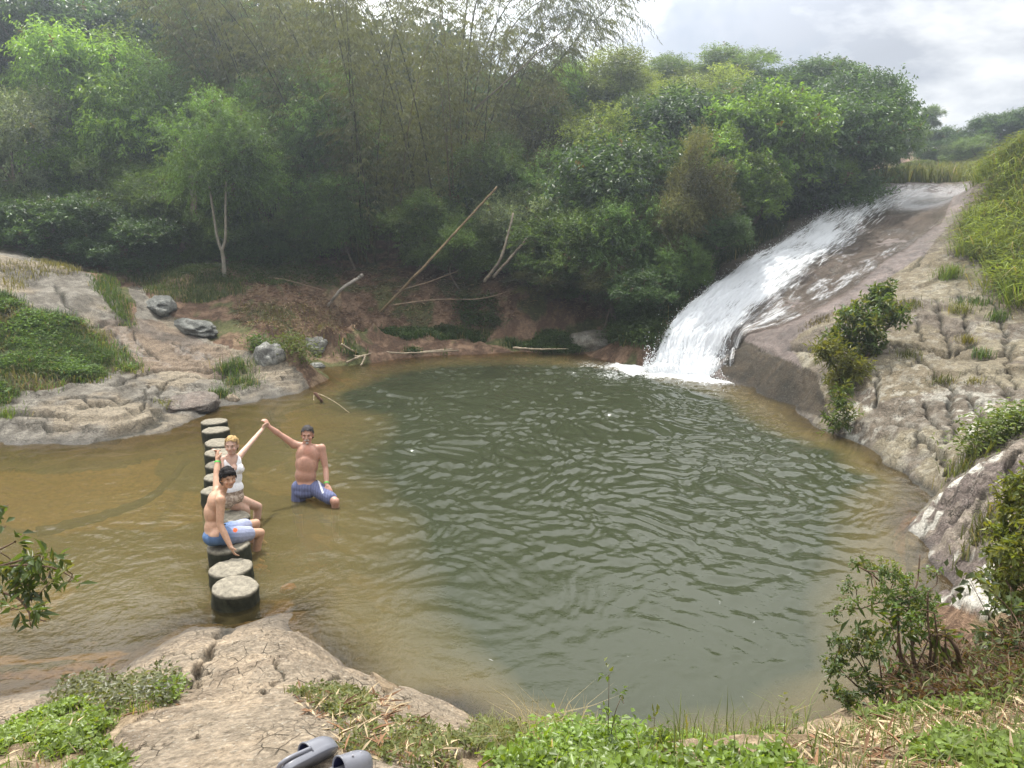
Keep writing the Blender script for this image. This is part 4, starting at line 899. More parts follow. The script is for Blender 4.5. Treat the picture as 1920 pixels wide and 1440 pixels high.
a.add(*blades(scatter([(165, 515), (205, 520), (255, 625), (228, 612)], 2600, 12, 27), .16, .016, GRN, .6)); a.add(*blades(scatter([(0, 490), (130, 492), (150, 512), (60, 530), (0, 545)], 1500, 12, 27), .12, .018, (.16, .15, .05), .6))
a.add(*blades(scatter([(230, 515), (330, 508), (450, 530), (460, 560), (380, 570), (300, 560)], 5200, 14, 30), .13, .016, (.07, .10, .03), .7)); a.add(*herb(scatter([(230, 505), (640, 500), (640, 540), (450, 540)], 1200, 14, 32), 7, .14, .07, .04, (.05, .08, .02)))
a.add(*blades(scatter([(430, 565), (620, 580), (650, 650), (520, 640)], 1500, 14, 30), .12, .016, (.15, .14, .06), .8))
stuff('grass', 'short sparse grass on the mound and in the seams of the left rock slab', a)
a = Acc(); sh = [(640, 625), (700, 622), (1080, 622), (1090, 657), (640, 660)]
a.add(*blades(scatter(sh, 7000, 15, 30, zmin=.0, thresh=(.8, -.25, 22)), .2, .02, (.05, .09, .022), .7)); a.add(*herb(scatter(sh, 1800, 15, 30, zmin=.0, thresh=(.8, -.1, 22)), 9, .13, .08, .04, (.05, .085, .022)))
a.add(*herb(scatter([(1140, 565), (1230, 570), (1240, 655), (1150, 650)], 1800, 15, 30, zmin=0), 10, .35, .10, .05, (.045, .075, .02))); a.add(*blades(scatter([(1140, 565), (1230, 570), (1240, 655), (1150, 650)], 2500, 15, 30, zmin=0), .4, .02, (.05, .085, .022), .8))
a.add(*herb(scatter([(860, 560), (930, 560), (930, 620), (870, 620)], 240, 15, 30), 10, .2, .1, .05, (.05, .08, .022)))
a.add(*blades(scatter([(1240, 560), (1400, 450), (1480, 420), (1460, 440), (1330, 520), (1250, 610)], 4000, 15, 32), .35, .02, (.045, .07, .022), .8)); a.add(*herb(scatter([(1240, 540), (1400, 440), (1560, 350), (1540, 375), (1330, 505), (1250, 600)], 1500, 15, 32), 9, .3, .1, .05, (.04, .065, .02)))
stuff('waterside_grass', 'dark green grass fringe along the far shore under the bare bank', a)
# litter: fallen bamboo leaves and straw on far bank and mound
a = Acc(); P = np.vstack([scatter([(480, 520), (620, 560), (700, 610), (560, 640), (440, 600)], 4500, 14, 32), scatter([(640, 505), (1120, 520), (1130, 600), (690, 612)], 6000, 14, 32)])
n = len(P); T = rvec(rp, n); T[:, 2] *= .25
V, F, Cc = leaves(P + [0, 0, .015], T, rvec(rp, n) * .3 + [0, 0, 1], rp.uniform(.08, .22, n), rp.uniform(.012, .03, n), np.where(rp.random(n)[:, None] < .5, np.array([[.30, .21, .13]]), np.array([[.15, .085, .05]])) * rp.uniform(.7, 1.3, (n, 1)))
a.add(V, F, Cc)
stuff('fallen_leaves', 'dry fallen leaves strewn over the brown bank and mound', a, M_WOOD, 'litter')
# right grassy hill
a = Acc(); MG = [(1852, 366), (1860, 300), (1925, 262), (2300, 200), (2300, 620), (1930, 580), (1880, 555), (1835, 490), (1822, 440)]
P = scatter(MG, 620, 12, 30)
for hh, cc_ in ((.75, (.20, .255, .05)), (.55, (.24, .27, .06)), (.6, (.13, .19, .04))):
    c0 = P[rp.random(len(P)) < .6]; kk = 46; Q = np.repeat(c0, kk, 0); of = rp.normal(size=(len(Q), 2)); Q[:, :2] += of * .16; Q[:, 2] = hf(Q[:, 0], Q[:, 1]) + .02
    tint = np.repeat(rp.uniform(.6, 1.3, (len(c0), 1)), kk, 0); a.add(*blades(Q, hh, .026, np.array(cc_) * tint, 1.0, np.arctan2(of[:, 1], of[:, 0]) + rp.normal(size=len(Q)) * .5, .9))
P = scatter(MG, 3600, 12, 30); a.add(*herb(P, 12, .45, .17, .03, (.17, .22, .045)))
stuff('tall_grass', 'bright yellow green tall grass covering the bank at the right edge', a)
a = Acc(); P = scatter([(1640, 338), (1850, 320), (1850, 340), (1640, 345)], 3500, 26, 60); a.add(*blades(P, .7, .05, (.13, .15, .045), .6)); stuff('meadow_grass', 'yellow green grass on the level above the waterfall', a)
# near bank
a = Acc(); GC = [(-60, 1420), (0, 1400), (60, 1372), (150, 1330), (215, 1318), (318, 1300), (330, 1312), (322, 1330), (250, 1372), (215, 1425), (195, 1500), (-200, 1500)]
P = scatter(GC, 2100, 2, 8, rock_ok=True, thresh=(1.6, -.6, 19)); a.add(*herb(P, 9, .045, .034, .022, (.175, .25, .036), .5)); P = scatter(GC, 900, 2, 8); a.add(*blades(P, .09, .006, LIME, .8))
P = scatter([(100, 1300), (320, 1280), (325, 1330), (180, 1340)], 200, 2, 8); a.add(*herb(P, 8, .1, .04, .024, OLV))
stuff('ground_cover', 'bright green small leaved ground cover in the lower left corner', a, M_LEAF, 'ground cover')
a = Acc(); LUSH = [(960, 1430), (1000, 1400), (1080, 1395), (1150, 1390), (1300, 1405), (1480, 1410), (1520, 1470), (960, 1480)]
P = scatter(LUSH, 1300, 1.8, 5.2, thresh=(1.8, -.3, 18)); a.add(*herb(P, 8, .045, .038, .026, (.17, .25, .036), .5)); P = scatter(LUSH, 1500, 1.8, 5.2); a.add(*blades(P, .09, .005, LIME, .8))
P = scatter([(1040, 1385), (1180, 1380), (1190, 1420), (1040, 1420)], 420, 1.8, 4.5); a.add(*herb(P, 9, .12, .036, .023, (.16, .245, .036), .5))
stuff('ground_cover', 'lush bright green leafy plants along the crest of the near bank', a, M_LEAF, 'ground cover')
a = Acc()
for poly, k, h in (([(540, 1290), (700, 1300), (720, 1345), (760, 1440), (660, 1440), (640, 1370)], 560, .06), ([(780, 1350), (900, 1370), (960, 1440), (740, 1440)], 400, .06), ([(900, 1345), (990, 1360), (1010, 1440), (930, 1430)], 900, .1)):
    P = scatter(poly, k, 2, 6, rock_ok=True, thresh=(2.2, .0, 8)); a.add(*blades(P, h, .0045, (.17, .17, .055), .9)); P = scatter(poly, k // 3, 2, 6, thresh=(2.2, .05, 8)); a.add(*herb(P, 6, h * .5, .03, .016, (.11, .13, .035)))
BR = [(1380, 1440), (1560, 1400), (1620, 1350), (1750, 1330), (1930, 1240), (2100, 1250), (2100, 1500), (1380, 1500)]
P = scatter(BR, 900, 2, 6, thresh=(1.6, .0, 12)); a.add(*herb(P, 7, .05, .036, .022, (.14, .20, .036), .5)); P = scatter(BR, 1800, 2, 6); a.add(*blades(P, .10, .005, (.13, .16, .045), .9))
P = scatter([(1000, 1370), (1120, 1350), (1130, 1410), (1010, 1420)], 160, 2, 5); a.add(*blades(P, .26, .004, STRAW, .8)); P = scatter([(1250, 1400), (1500, 1395), (1520, 1430), (1250, 1430)], 160, 2, 5); a.add(*blades(P, .22, .005, (.14, .17, .06), .6))
stuff('sparse_grass', 'sparse dry and green grass on the near rock and bank', a)
a = Acc(); P = scatter(BR, 2600, 2, 6); P2 = scatter([(560, 1300), (760, 1330), (960, 1440), (660, 1440)], 500, 2, 6, thresh=(2.2, 0, 8)); P3 = scatter(GC, 260, 2, 8); P = np.vstack([P, P2, P3]); n = len(P); T = rvec(rp, n); T[:, 2] *= .25
a.add(*leaves(P + [0, 0, .012], T, rvec(rp, n) * .3 + [0, 0, 1], rp.uniform(.03, .14, n), rp.uniform(.004, .016, n), np.where(rp.random(n)[:, None] < .6, np.array([[.38, .30, .19]]), np.array([[.18, .10, .055]])) * rp.uniform(.7, 1.3, (n, 1))))
stuff('dry_litter', 'dry straw and dead leaves scattered over the near bank', a, M_WOOD, 'litter')
a = Acc(); P = scatter([(1690, 1290), (1760, 1265), (1930, 1170), (2000, 1200), (1930, 1290), (1800, 1320), (1690, 1330)], 420, 2.5, 7); a.add(*herb(P, 8, .12, .065, .012, (.095, .055, .032), .8)); a.add(*blades(P[:500], .25, .005, (.16, .11, .06), 1.0)); P = scatter([(1700, 1290), (1930, 1180), (1930, 1300), (1700, 1330)], 260, 2.5, 7); a.add(*herb(P, 7, .12, .05, .022, (.09, .11, .03), .8))
stuff('dead_fern', 'rusty brown dead fern on the bank at the right edge', a, M_BLADE, 'dead fern')
# ---- single tufts on the right rock slabs
def tuft(px, py, label, h, n, C, kind='grass', spread=.18, d0=2):
    p = hit(px, py, floor=0.02, dmin=d0); root = None; a = Acc()
    Q = rp.normal(size=(n, 3)) * [spread, spread * .7, 0] + [0, 0, 0]
    zz = hf(p[0] + Q[:, 0], p[1] + Q[:, 1]) - p[2]; Q[:, 2] = np.clip(zz, -.4, .4)
    if kind == 'grass': a.add(*blades(Q, h, .014, C, .9))
    else:
        a.add(*blades(Q[:n // 3], h * .8, .012, C, .9)); a.add(*herb(Q, 12, h, .09, .04, C, .6))
    o = empty('grass_tuft' if kind == 'grass' else 'leafy_plant', p); link('foliage', a.mesh('foliage', M_BLADE, False), o)
    return tag(o, label, 'grass tuft' if kind == 'grass' else 'plant', 'plants rooted in the rock cracks')
tuft(1782, 520, 'bright green grass tuft high on the rock slope beside the stream film', .35, 240, LIME, spread=.16)
tuft(1893, 545, 'bright green grass tuft at the foot of the tall grass bank', .38, 380, LIME, spread=.22)
tuft(1825, 572, 'low flat grass patch on top of the split rock blocks', .16, 240, GRN, spread=.22)
tuft(1797, 585, 'yellowish grass in the groove between the second and third split block', .2, 120, (.16, .17, .04), spread=.14)
tuft(1872, 600, 'green weed in the groove right of the third split block', .22, 130, GRN, spread=.13)
tuft(1812, 640, 'yellowish grass at the lower end of the middle groove', .16, 110, (.16, .15, .04), spread=.1)
tuft(1705, 668, 'small green tuft in the ledge under the split blocks', .14, 100, OLV, spread=.14)
tuft(1768, 715, 'small dull tuft in the long diagonal crack of the slab', .13, 80, OLV, spread=.12)
tuft(1825, 718, 'tiny yellow tuft on the purple wet slab', .12, 60, (.16, .15, .04), spread=.09)
tuft(1840, 668, 'dark green weed in the deep shadow gap of the ledge', .2, 90, GRN, spread=.1)
tuft(1533, 604, 'dry moss cushion on the smooth rock beside the fall', .1, 260, (.10, .085, .035), spread=.2)
tuft(1700, 575, 'olive grass streak along the edge of the wet film', .16, 160, OLV, spread=.22)
tuft(1858, 838, 'leafy green clump in the cleft between slab and purple block', .34, 60, (.12, .16, .035), 'leaf', .2)
tuft(1900, 818, 'taller leafy clump at the top of the cleft above the purple block', .34, 60, (.12, .17, .035), 'leaf', .2)
tuft(1818, 872, 'drooping grass at the lower end of the cleft above the purple block', .28, 160, (.13, .15, .04), spread=.16)
tuft(1835, 1012, 'grass tuft in the dark notch under the purple block', .2, 150, OLV, spread=.13)
tuft(440, 695, 'bright green grass tuft growing in the step of the left rock slab', .3, 420, GRN, spread=.2, d0=10)
tuft(452, 722, 'lower green grass clump hanging over the step of the left rock slab', .22, 300, GRN, spread=.22, d0=10)
tuft(417, 745, 'small grass tuft beside the little pale boulder at the waterline', .22, 200, GRN, spread=.12, d0=10)
tuft(12, 782, 'lime green tuft on the cracked slab at the left edge', .14, 150, LIME, spread=.15, d0=10)
tuft(314, 760, 'small yellow green tuft beside the brown slab at the waterline', .12, 80, (.15, .16, .03), spread=.1, d0=10)
tuft(490, 660, 'leafy green plant between the two lichen boulders', .32, 60, GRN, 'leaf', .18, d0=10)
tuft(550, 655, 'yellowish leafy plant below the rounded lichen boulder', .36, 80, (.1, .13, .03), 'leaf', .25, d0=10)
# ---------------------------------------------------------------- shrubs made of stems and leaf clusters
def shrub(name, label, d, stems, clusters, L, W, C, seed, cat='shrub', mat=None, rad=.012, barkc=(.12, .08, .055), dj=.25, base=None, yel=.2, k=7, tw=2.0):
    r = np.random.default_rng(seed); b = hit(*(base or stems[0][0])) if not isinstance(base, tuple) or len(base) == 2 else np.array(base)
    root = empty(name, b); tag(root, label, cat)
    a = Acc(); allp = []
    for s in stems:
        P = [b - [0, 0, .05]] if s[0] == (base or stems[0][0]) else [at(s[0][0], s[0][1], d) ]
        dd = r.uniform(-dj, dj)
        for q, (x, y) in enumerate(s[1:]): P.append(at(x, y, d + dd * (q + 1) / len(s)))
        P = curve_pts(P, 8) - b; allp.append(P)
        add_tube(a, P, np.linspace(rad, rad * .35, len(P)), 6, barkc)
    allp = np.vstack(allp)
    st_ = link('stem', a.mesh('stem', M_BARK), root)
    f = Acc()
    for cx, cy, rpx, n in clusters:
        c0 = at(cx, cy, d + r.uniform(-dj, dj)) - b; Rr = rpx / FPX * d
        Q = c0 + rvec(r, n) * (Rr * r.random((n, 1)) ** .5) * [1, .8, .8]
        D_ = unit(rvec(r, n) + [0, 0, .3]); Cc = np.asarray(C) * r.uniform(.6, 1.35, (n, 1)); y = r.random(n) < yel; Cc[y] = Cc[y] * .4 + np.array([.15, .15, .03]) * .75
        f.add(*twig_leaves(r, Q, D_, k, L * tw * r.uniform(.6, 1.2, n), L, W, Cc, .15, .9, .25))
        for _ in range(max(1, n // 14)):
            j = r.integers(n); sc = allp[np.argmin(np.linalg.norm(allp - c0, axis=1))]
            f2 = curve_pts([sc, (sc + Q[j]) / 2 + r.normal(size=3) * .02, Q[j]], 4); add_tube(a, f2, [rad * .3] * len(f2), 4, barkc)
    bpy.data.meshes.remove(st_.data) if False else None
    link('foliage', f.mesh('foliage', mat or M_LEAF, False), root)
    old = st_.data; st_.data = a.mesh('stem', M_BARK); bpy.data.meshes.remove(old)
    return root
shrub('waterside_bush', 'tall open green bush on the near bank in front of the pale boulder', 4.55,
      [[(1734, 1290), (1710, 1225), (1722, 1165), (1703, 1135), (1719, 1095), (1725, 1040)], [(1734, 1290), (1712, 1228), (1704, 1150), (1662, 1128), (1612, 1142)], [(1734, 1290), (1690, 1230), (1680, 1130), (1645, 1085), (1610, 1062)], [(1734, 1290), (1745, 1220), (1740, 1165), (1740, 1110)], [(1734, 1290), (1756, 1210), (1752, 1150)], [(1734, 1290), (1690, 1240), (1660, 1180)], [(1734, 1290), (1770, 1240), (1772, 1180)]],
      [(1671, 1072, 26, 34), (1700, 1092, 28, 34), (1614, 1058, 16, 18), (1640, 1075, 18, 18), (1595, 1102, 15, 14), (1592, 1135, 15, 16), (1565, 1150, 10, 9), (1735, 1128, 28, 36), (1700, 1125, 24, 24), (1655, 1110, 22, 18), (1745, 1075, 14, 7), (1738, 1150, 24, 26), (1715, 1170, 22, 18), (1690, 1150, 20, 14)], .026, .013, (.10, .155, .035), 5, rad=.011)
shrub('broad_bush', 'low bush leaning out over the water left of the tall open bush', 4.5,
      [[(1660, 1318), (1630, 1270), (1610, 1215)], [(1660, 1318), (1600, 1280), (1565, 1245)], [(1660, 1318), (1590, 1315), (1560, 1305)], [(1660, 1318), (1650, 1250), (1640, 1200)], [(1660, 1318), (1620, 1255), (1580, 1200)]],
      [(1610, 1212, 30, 44), (1572, 1232, 20, 26), (1575, 1205, 18, 20), (1640, 1225, 24, 26), (1565, 1255, 16, 20), (1605, 1265, 24, 24), (1570, 1300, 20, 26), (1595, 1310, 20, 24), (1640, 1290, 20, 18), (1620, 1185, 16, 12)], .028, .016, (.085, .125, .035), 6, rad=.007)
shrub('lance_leaved_plant', 'plant with long pointed leaves in the middle of the near bank bushes', 4.4,
      [[(1690, 1300), (1685, 1220), (1668, 1165)], [(1690, 1300), (1740, 1200), (1735, 1170)]], [(1662, 1165, 16, 11), (1690, 1185, 20, 10), (1738, 1175, 16, 9), (1655, 1290, 14, 7)], .10, .022, (.09, .14, .03), 7, 'plant', rad=.006, k=6)
shrub('arched_dead_stem', 'thick dark bare stem arching left over the dead fern', 4.5, [[(1805, 1262), (1796, 1225), (1782, 1200), (1764, 1190), (1748, 1192)], [(1805, 1262), (1770, 1220), (1758, 1205)]], [(1786, 1200, 8, 2), (1750, 1190, 8, 3)], .04, .02, (.12, .09, .04), 8, 'stem', rad=.016)
shrub('edge_bush', 'yellow green bush reaching in from the right edge beside the purple block', 5.6,
      [[(1960, 1180), (1925, 1080), (1900, 1000)], [(1960, 1180), (1940, 1060), (1915, 940)], [(1960, 1180), (1900, 1110), (1870, 1060)], [(1960, 1180), (1960, 1040), (1935, 900)]],
      [(1905, 945, 34, 60), (1915, 900, 24, 36), (1890, 1000, 34, 60), (1905, 1040, 30, 50), (1870, 1040, 24, 26), (1860, 1080, 22, 18), (1900, 1090, 30, 40), (1950, 960, 45, 80), (1955, 1050, 45, 80), (1885, 1130, 24, 22)], .062, .026, (.12, .15, .032), 9, rad=.01, yel=.4)
shrub('edge_vine', 'thin leafy vine with heart shaped leaves hanging beside the pale boulder', 5.0,
      [[(1930, 1230), (1905, 1160), (1860, 1110), (1825, 1085)], [(1930, 1230), (1880, 1190), (1850, 1150)], [(1930, 1230), (1900, 1180), (1895, 1100)]], [(1822, 1092, 8, 2), (1806, 1088, 7, 2), (1850, 1100, 14, 4), (1875, 1130, 18, 7), (1900, 1150, 26, 14), (1855, 1200, 26, 16), (1900, 1210, 30, 26), (1840, 1225, 20, 10)], .065, .045, (.075, .105, .035), 10, 'vine', rad=.005, k=4)
shrub('leafy_bush', 'leaning leafy bush with yellow tipped leaves entering from the left edge over the water', 3.0,
      [[(-170, 1150), (-60, 1080), (30, 1060), (100, 1065), (148, 1090)], [(-170, 1150), (-60, 1060), (0, 1030), (30, 1015)], [(-170, 1150), (-40, 1110), (30, 1120), (60, 1155), (85, 1165)], [(-170, 1150), (-60, 1020), (0, 960)], [(-170, 1150), (-60, 1082), (40, 1050), (75, 1040)]],
      [(5, 950, 12, 4), (3, 985, 10, 3), (28, 1018, 8, 2), (70, 1045, 12, 5), (15, 1062, 20, 9), (60, 1066, 18, 9), (95, 1064, 12, 4), (125, 1072, 8, 3), (135, 1088, 5, 2), (90, 1095, 10, 4), (50, 1105, 16, 6), (12, 1105, 16, 5), (58, 1145, 10, 3), (76, 1156, 8, 3), (28, 1140, 8, 2)], .058, .020, (.075, .115, .028), 12, rad=.007, base=(-2.75, 3.2, 1.0), yel=.22, dj=.12, k=5, tw=1.2)
# slab shrubs
shrub('rock_shrub', 'green shrub growing from the cleft of the slope right of the waterfall', 15.3, [[(1610, 690), (1620, 640), (1650, 560)], [(1610, 690), (1580, 650), (1550, 640)], [(1610, 690), (1660, 620), (1685, 590)]],
      [(1655, 548, 18, 45), (1640, 570, 24, 60), (1600, 590, 24, 50), (1630, 610, 32, 80), (1670, 600, 22, 45), (1580, 630, 30, 70), (1620, 650, 34, 90), (1660, 575, 18, 40), (1560, 650, 22, 40), (1685, 585, 12, 18), (1595, 585, 12, 12)], .11, .05, (.085, .135, .028), 14, rad=.02, yel=.3, dj=.3)
shrub('rock_shrub', 'yellow green grassy shrub lower in the cleft above the overhanging rock', 14.6, [[(1580, 730), (1570, 700), (1560, 670)], [(1580, 730), (1600, 700), (1615, 690)]],
      [(1560, 665, 28, 70), (1590, 690, 30, 80), (1610, 700, 22, 50), (1575, 715, 24, 60), (1545, 655, 16, 24), (1580, 740, 16, 26)], .13, .026, (.13, .15, .03), 15, rad=.015, yel=.5, dj=.25)
shrub('waterline_plant', 'small fern like plant hanging at the waterline under the cleft', 13.6, [[(1578, 775), (1572, 765), (1576, 755)], [(1578, 775), (1560, 790), (1555, 796)]], [(1575, 762, 13, 26), (1560, 795, 14, 22), (1580, 730, 9, 10), (1590, 780, 10, 12)], .12, .03, (.09, .14, .03), 16, 'plant', rad=.008, dj=.1)
# tall weeds on the near crest
for x, y0, y1, lab in ((1140, 1400, 1265, 'tall thin weed with a bare stalk on the crest of the near bank'), (1225, 1405, 1345, 'short dark stemmed weed left of the grass blades at the crest'), (1470, 1400, 1325, 'wispy seeding weed at the crest near the right bushes')):
    shrub('tall_weed', lab, 3.25, [[(x, y0), (x + 1, (y0 + y1) / 2), (x + 2, y1)], [(x, y0), (x + 12, (y0 + y1) / 2 + 10), (x + 26, y1 + 40)]], [(x + 2, y1, 5, 2), (x + 26, y1 + 38, 6, 3), (x - 10, y1 + 60, 7, 3), (x + 10, y0 - 20, 12, 6)], .03, .014, (.10, .15, .04), int(x), 'weed', rad=.0028, dj=.05, k=4)
# ---------------------------------------------------------------- people
def skin_mat():
    m = NT('skin'); a = m.attr('Col'); nz = m.noise(35, 4, .6, m.obj())
    c = m.mix(1., a.outputs['Color'], m.maprange(nz.outputs[0], .3, .7, .88, 1.12), 'MULTIPLY')
    b = m.bsdf(c, .48, .4); b.inputs['Subsurface Weight'].default_value = .12; b.inputs['Subsurface Radius'].default_value = (.02, .008, .004); b.inputs['Subsurface Scale'].default_value = .3
    return m.done(b.outputs[0])
M_SKIN = skin_mat()
M_HAIR = attr_mat('hair', .75, .15, .35, 60, .6, .004)
M_CLOTH = attr_mat('cloth', .85, .15, .12, 40, .3, .003)
class Bod:
    def __init__(s): s.V = []; s.F = []; s.n = 0
    def _add(s, V, F):
        s.V.append(V); s.F += [tuple(int(q) + s.n for q in f) for f in F]; s.n += len(V)
    def cap(s, p0, r0, p1, r1, n=14):
        p0 = np.asarray(p0, float); p1 = np.asarray(p1, float); ax = p1 - p0; Ln = np.linalg.norm(ax); ax = ax / (Ln + 1e-9)
        t = np.array([0, 0, 1.]) if abs(ax[2]) < .9 else np.array([1., 0, 0]); a = unit(np.cross(ax, t)); b = np.cross(ax, a)
        rings = []
        for th in np.linspace(-80, -5, 5): rings.append((p0 + ax * r0 * math.sin(R(th)), r0 * math.cos(R(th))))
        for th in np.linspace(5, 80, 5): rings.append((p1 + ax * r1 * math.sin(R(th)), r1 * math.cos(R(th))))
        ang = np.arange(n) * 2 * np.pi / n
        V = np.concatenate([c + r * (np.cos(ang)[:, None] * a + np.sin(ang)[:, None] * b) for c, r in rings]); k = len(rings)
        F = [(i * n + j, i * n + (j + 1) % n, (i + 1) * n + (j + 1) % n, (i + 1) * n + j) for i in range(k - 1) for j in range(n)]
        F += [tuple(reversed(range(n))), tuple((k - 1) * n + j for j in range(n))]
        s._add(V, F)
    def chain(s, pts, rad):
        for i in range(len(pts) - 1): s.cap(pts[i], rad[i], pts[i + 1], rad[i + 1])
    def ell(s, c, rad, fr=None, n=16, m=10):
        fr = np.eye(3) if fr is None else fr
        th = np.linspace(0, np.pi, m + 1)[1:-1]; ph = np.arange(n) * 2 * np.pi / n
        L = np.array([[math.sin(a) * math.cos(b), math.sin(a) * math.sin(b), math.cos(a)] for a in th for b in ph] + [[0, 0, 1], [0, 0, -1]])
        V = np.asarray(c) + (L * np.asarray(rad)) @ fr
        k = m - 1; F = [(i * n + j, (i + 1) * n + j, (i + 1) * n + (j + 1) % n, i * n + (j + 1) % n) for i in range(k - 1) for j in range(n)]
        F += [(k * n, j, (j + 1) % n) for j in range(n)] + [(k * n + 1, (k - 1) * n + (j + 1) % n, (k - 1) * n + j) for j in range(n)]
        s._add(V, F)
    def remesh(s, voxel=.006, smooth=5, fac=.5):
        me = bpy.data.meshes.new('tmp'); me.from_pydata(np.concatenate(s.V).tolist(), [], s.F); me.update()
        o = bpy.data.objects.new('tmp', me); COL.objects.link(o)
        m = o.modifiers.new('r', 'REMESH'); m.mode = 'VOXEL'; m.voxel_size = voxel
        sm = o.modifiers.new('s', 'SMOOTH'); sm.factor = fac; sm.iterations = smooth
        dg = bpy.context.evaluated_depsgraph_get(); e = o.evaluated_get(dg); r = bpy.data.meshes.new_from_object(e)
        bpy.data.objects.remove(o); bpy.data.meshes.remove(me)
        V = np.empty(len(r.vertices) * 3, np.float32); r.vertices.foreach_get('co', V); V = V.reshape(-1, 3).astype(float)
        nl = len(r.loops); lv = np.empty(nl, np.int32); r.loops.foreach_get('vertex_index', lv)
        tot = np.empty(len(r.polygons), np.int32); r.polygons.foreach_get('loop_total', tot); bpy.data.meshes.remove(r)
        assert np.all(tot == 4)
        return V, lv.reshape(-1, 4)
def relax(V, F, w, it):
    """Laplacian smoothing, weighted per vertex"""
    a = F.ravel(); b = np.roll(F, -1, 1).ravel(); i = np.concatenate([a, b]); j = np.concatenate([b, a]); n = len(V); cnt = np.bincount(i, minlength=n)[:, None]
    for k in range(it):
        s = np.stack([np.bincount(i, V[j, q], n) for q in range(3)], 1) / cnt
        V = V + (s - V) * w[:, None] * (.6 if k % 2 == 0 else -.30)
    return V
def frame(f, u=(0, 0, 1)):
    f = unit(np.asarray(f, float)); u = np.asarray(u, float); r = unit(np.cross(f, u)); u = np.cross(r, f)
    return np.stack([r, f, u])          # rows: right, forward, up (local xyz)
def head(b, c, fr, s=1.):
    g = lambda x, y, z: np.asarray(c) + np.array([x, y, z]) * s @ fr
    b.ell(g(0, -.008, .025), np.array([.074, .095, .092]) * s, fr); b.ell(g(0, .012, -.025), np.array([.064, .078, .085]) * s, fr)
    b.ell(g(0, .045, -.082), np.array([.036, .036, .028]) * s, fr); b.ell(g(0, .07, -.052), np.array([.03, .024, .018]) * s, fr)
    b.cap(g(0, .086, .012), .010 * s, g(0, .108, -.024), .0155 * s); b.ell(g(0, .095, -.028), np.array([.020, .012, .010]) * s, fr)
    b.cap(g(-.034, .082, .026), .012 * s, g(.034, .082, .026), .012 * s)
    for q in (-1, 1):
        b.ell(g(q * .076, -.005, -.005), np.array([.011, .02, .033]) * s, fr); b.ell(g(q * .040, .062, -.028), np.array([.024, .022, .02]) * s, fr)
    return g
def hand(b, wrist, dr, palmn, s=1., curl=.6, thumb=1, spread=.12):
    """palm, four fingers of unequal length and a thumb leaving the palm's side"""
    dr = unit(np.asarray(dr, float)); pn = np.asarray(palmn, float); pn = unit(pn - dr * (pn @ dr)); sd = np.cross(dr, pn) * thumb
    fr = np.stack([sd, pn, dr]); w = np.asarray(wrist)
    b.ell(w + dr * .050 * s, np.array([.040, .017, .052]) * s, fr); b.cap(w - dr * .01, .026 * s, w + dr * .03 * s, .026 * s)
    for i, (x, L) in enumerate(((.030, .070), (.010, .078), (-.010, .072), (-.029, .056))):
        k = w + (dr * .094 + sd * x) * s; d1 = unit(dr + sd * x * spread * 20 * .3 + pn * curl * .5); d2 = unit(d1 + pn * curl); d3 = unit(d2 + pn * curl)
        p1 = k + d1 * L * .42 * s; p2 = p1 + d2 * L * .33 * s; p3 = p2 + d3 * L * .25 * s
        b.chain([k - dr * .02 * s, k, p1, p2, p3], np.array([.010, .0105, .0098, .009, .008]) * s)
    t0 = w + (dr * .03 + sd * .030) * s; t1 = t0 + unit(dr * .6 + sd * .75 + pn * .3) * .035 * s; t2 = t1 + unit(dr * .9 + sd * .25 + pn * .5) * .032 * s
    b.chain([t0, t1, t2], np.array([.014, .012, .0095]) * s)
def spots(V, base, feats):
    C = np.tile(np.asarray(base, float), (len(V), 1))
    for p, r, c, k in feats:
        p = np.asarray(p); r = np.asarray(r, float)
        d = np.linalg.norm((V - p) / r, axis=1) if r.ndim == 0 or r.shape == () else np.linalg.norm((V - p) / r, axis=1)
        wgt = np.clip(1.4 - d, 0, 1)[:, None] * k; C = C * (1 - wgt) + np.asarray(c) * wgt
    return C
def face_feats(g, skin, s=1., beard=None, smile=1.):
    sk = np.asarray(skin); dk = (.02, .014, .010)
    f = []
    for q in (-1, 1):
        f += [(g(q * .031, .084, .004), .015 * s, sk * .55, .8), (g(q * .031, .086, .003), .0085 * s, dk, .9), (g(q * .030, .092, .027), .011 * s, np.array(dk) * 2, .6), (g(q * .043, .09, .026), .010 * s, np.array(dk) * 2, .6), (g(q * .045, .075, -.035), .022 * s, sk * [1.08, .8, .75], .5)]
    for x in (-.02, -.01, 0, .01, .02): f.append((g(x, .092, -.058 + abs(x) * .25 * smile), .0085 * s, (.30, .085, .07), .8))
    if smile > 1.2:
        for x in (-.012, 0, .012): f.append((g(x, .094, -.056), .0055 * s, (.75, .7, .65), .8))
    f.append((g(0, .112, -.03), .014 * s, sk * [1.1, .78, .72], .5))
    return f
def keepmesh(V, F, mask):
    f = F[mask[F].all(1)]; u, inv = np.unique(f, return_inverse=True); return V[u], inv.reshape(f.shape)
def part_np(name, V, F, C, mat, parent, org):
    C = np.asarray(C, float); C = np.tile(C, (len(V), 1)) if C.ndim == 1 else C
    return link(name, mesh_np(name, V - org, F, mat, {'Col': C}), parent)
def person(b, label, skin, feats, org, sharp=(), voxel=.006):
    V, F = b.remesh(voxel, 3)
    w = np.ones(len(V))
    for p, r in sharp: w *= sstep(r * .75, r * 1.2, np.linalg.norm(V - p, axis=1))
    V = relax(V, F, w, 90)
    C = spots(V, skin, feats)
    o = link('person', mesh_np('person', V - org, F, M_SKIN, {'Col': C})); o.location = org
    return tag(o, label, 'person')
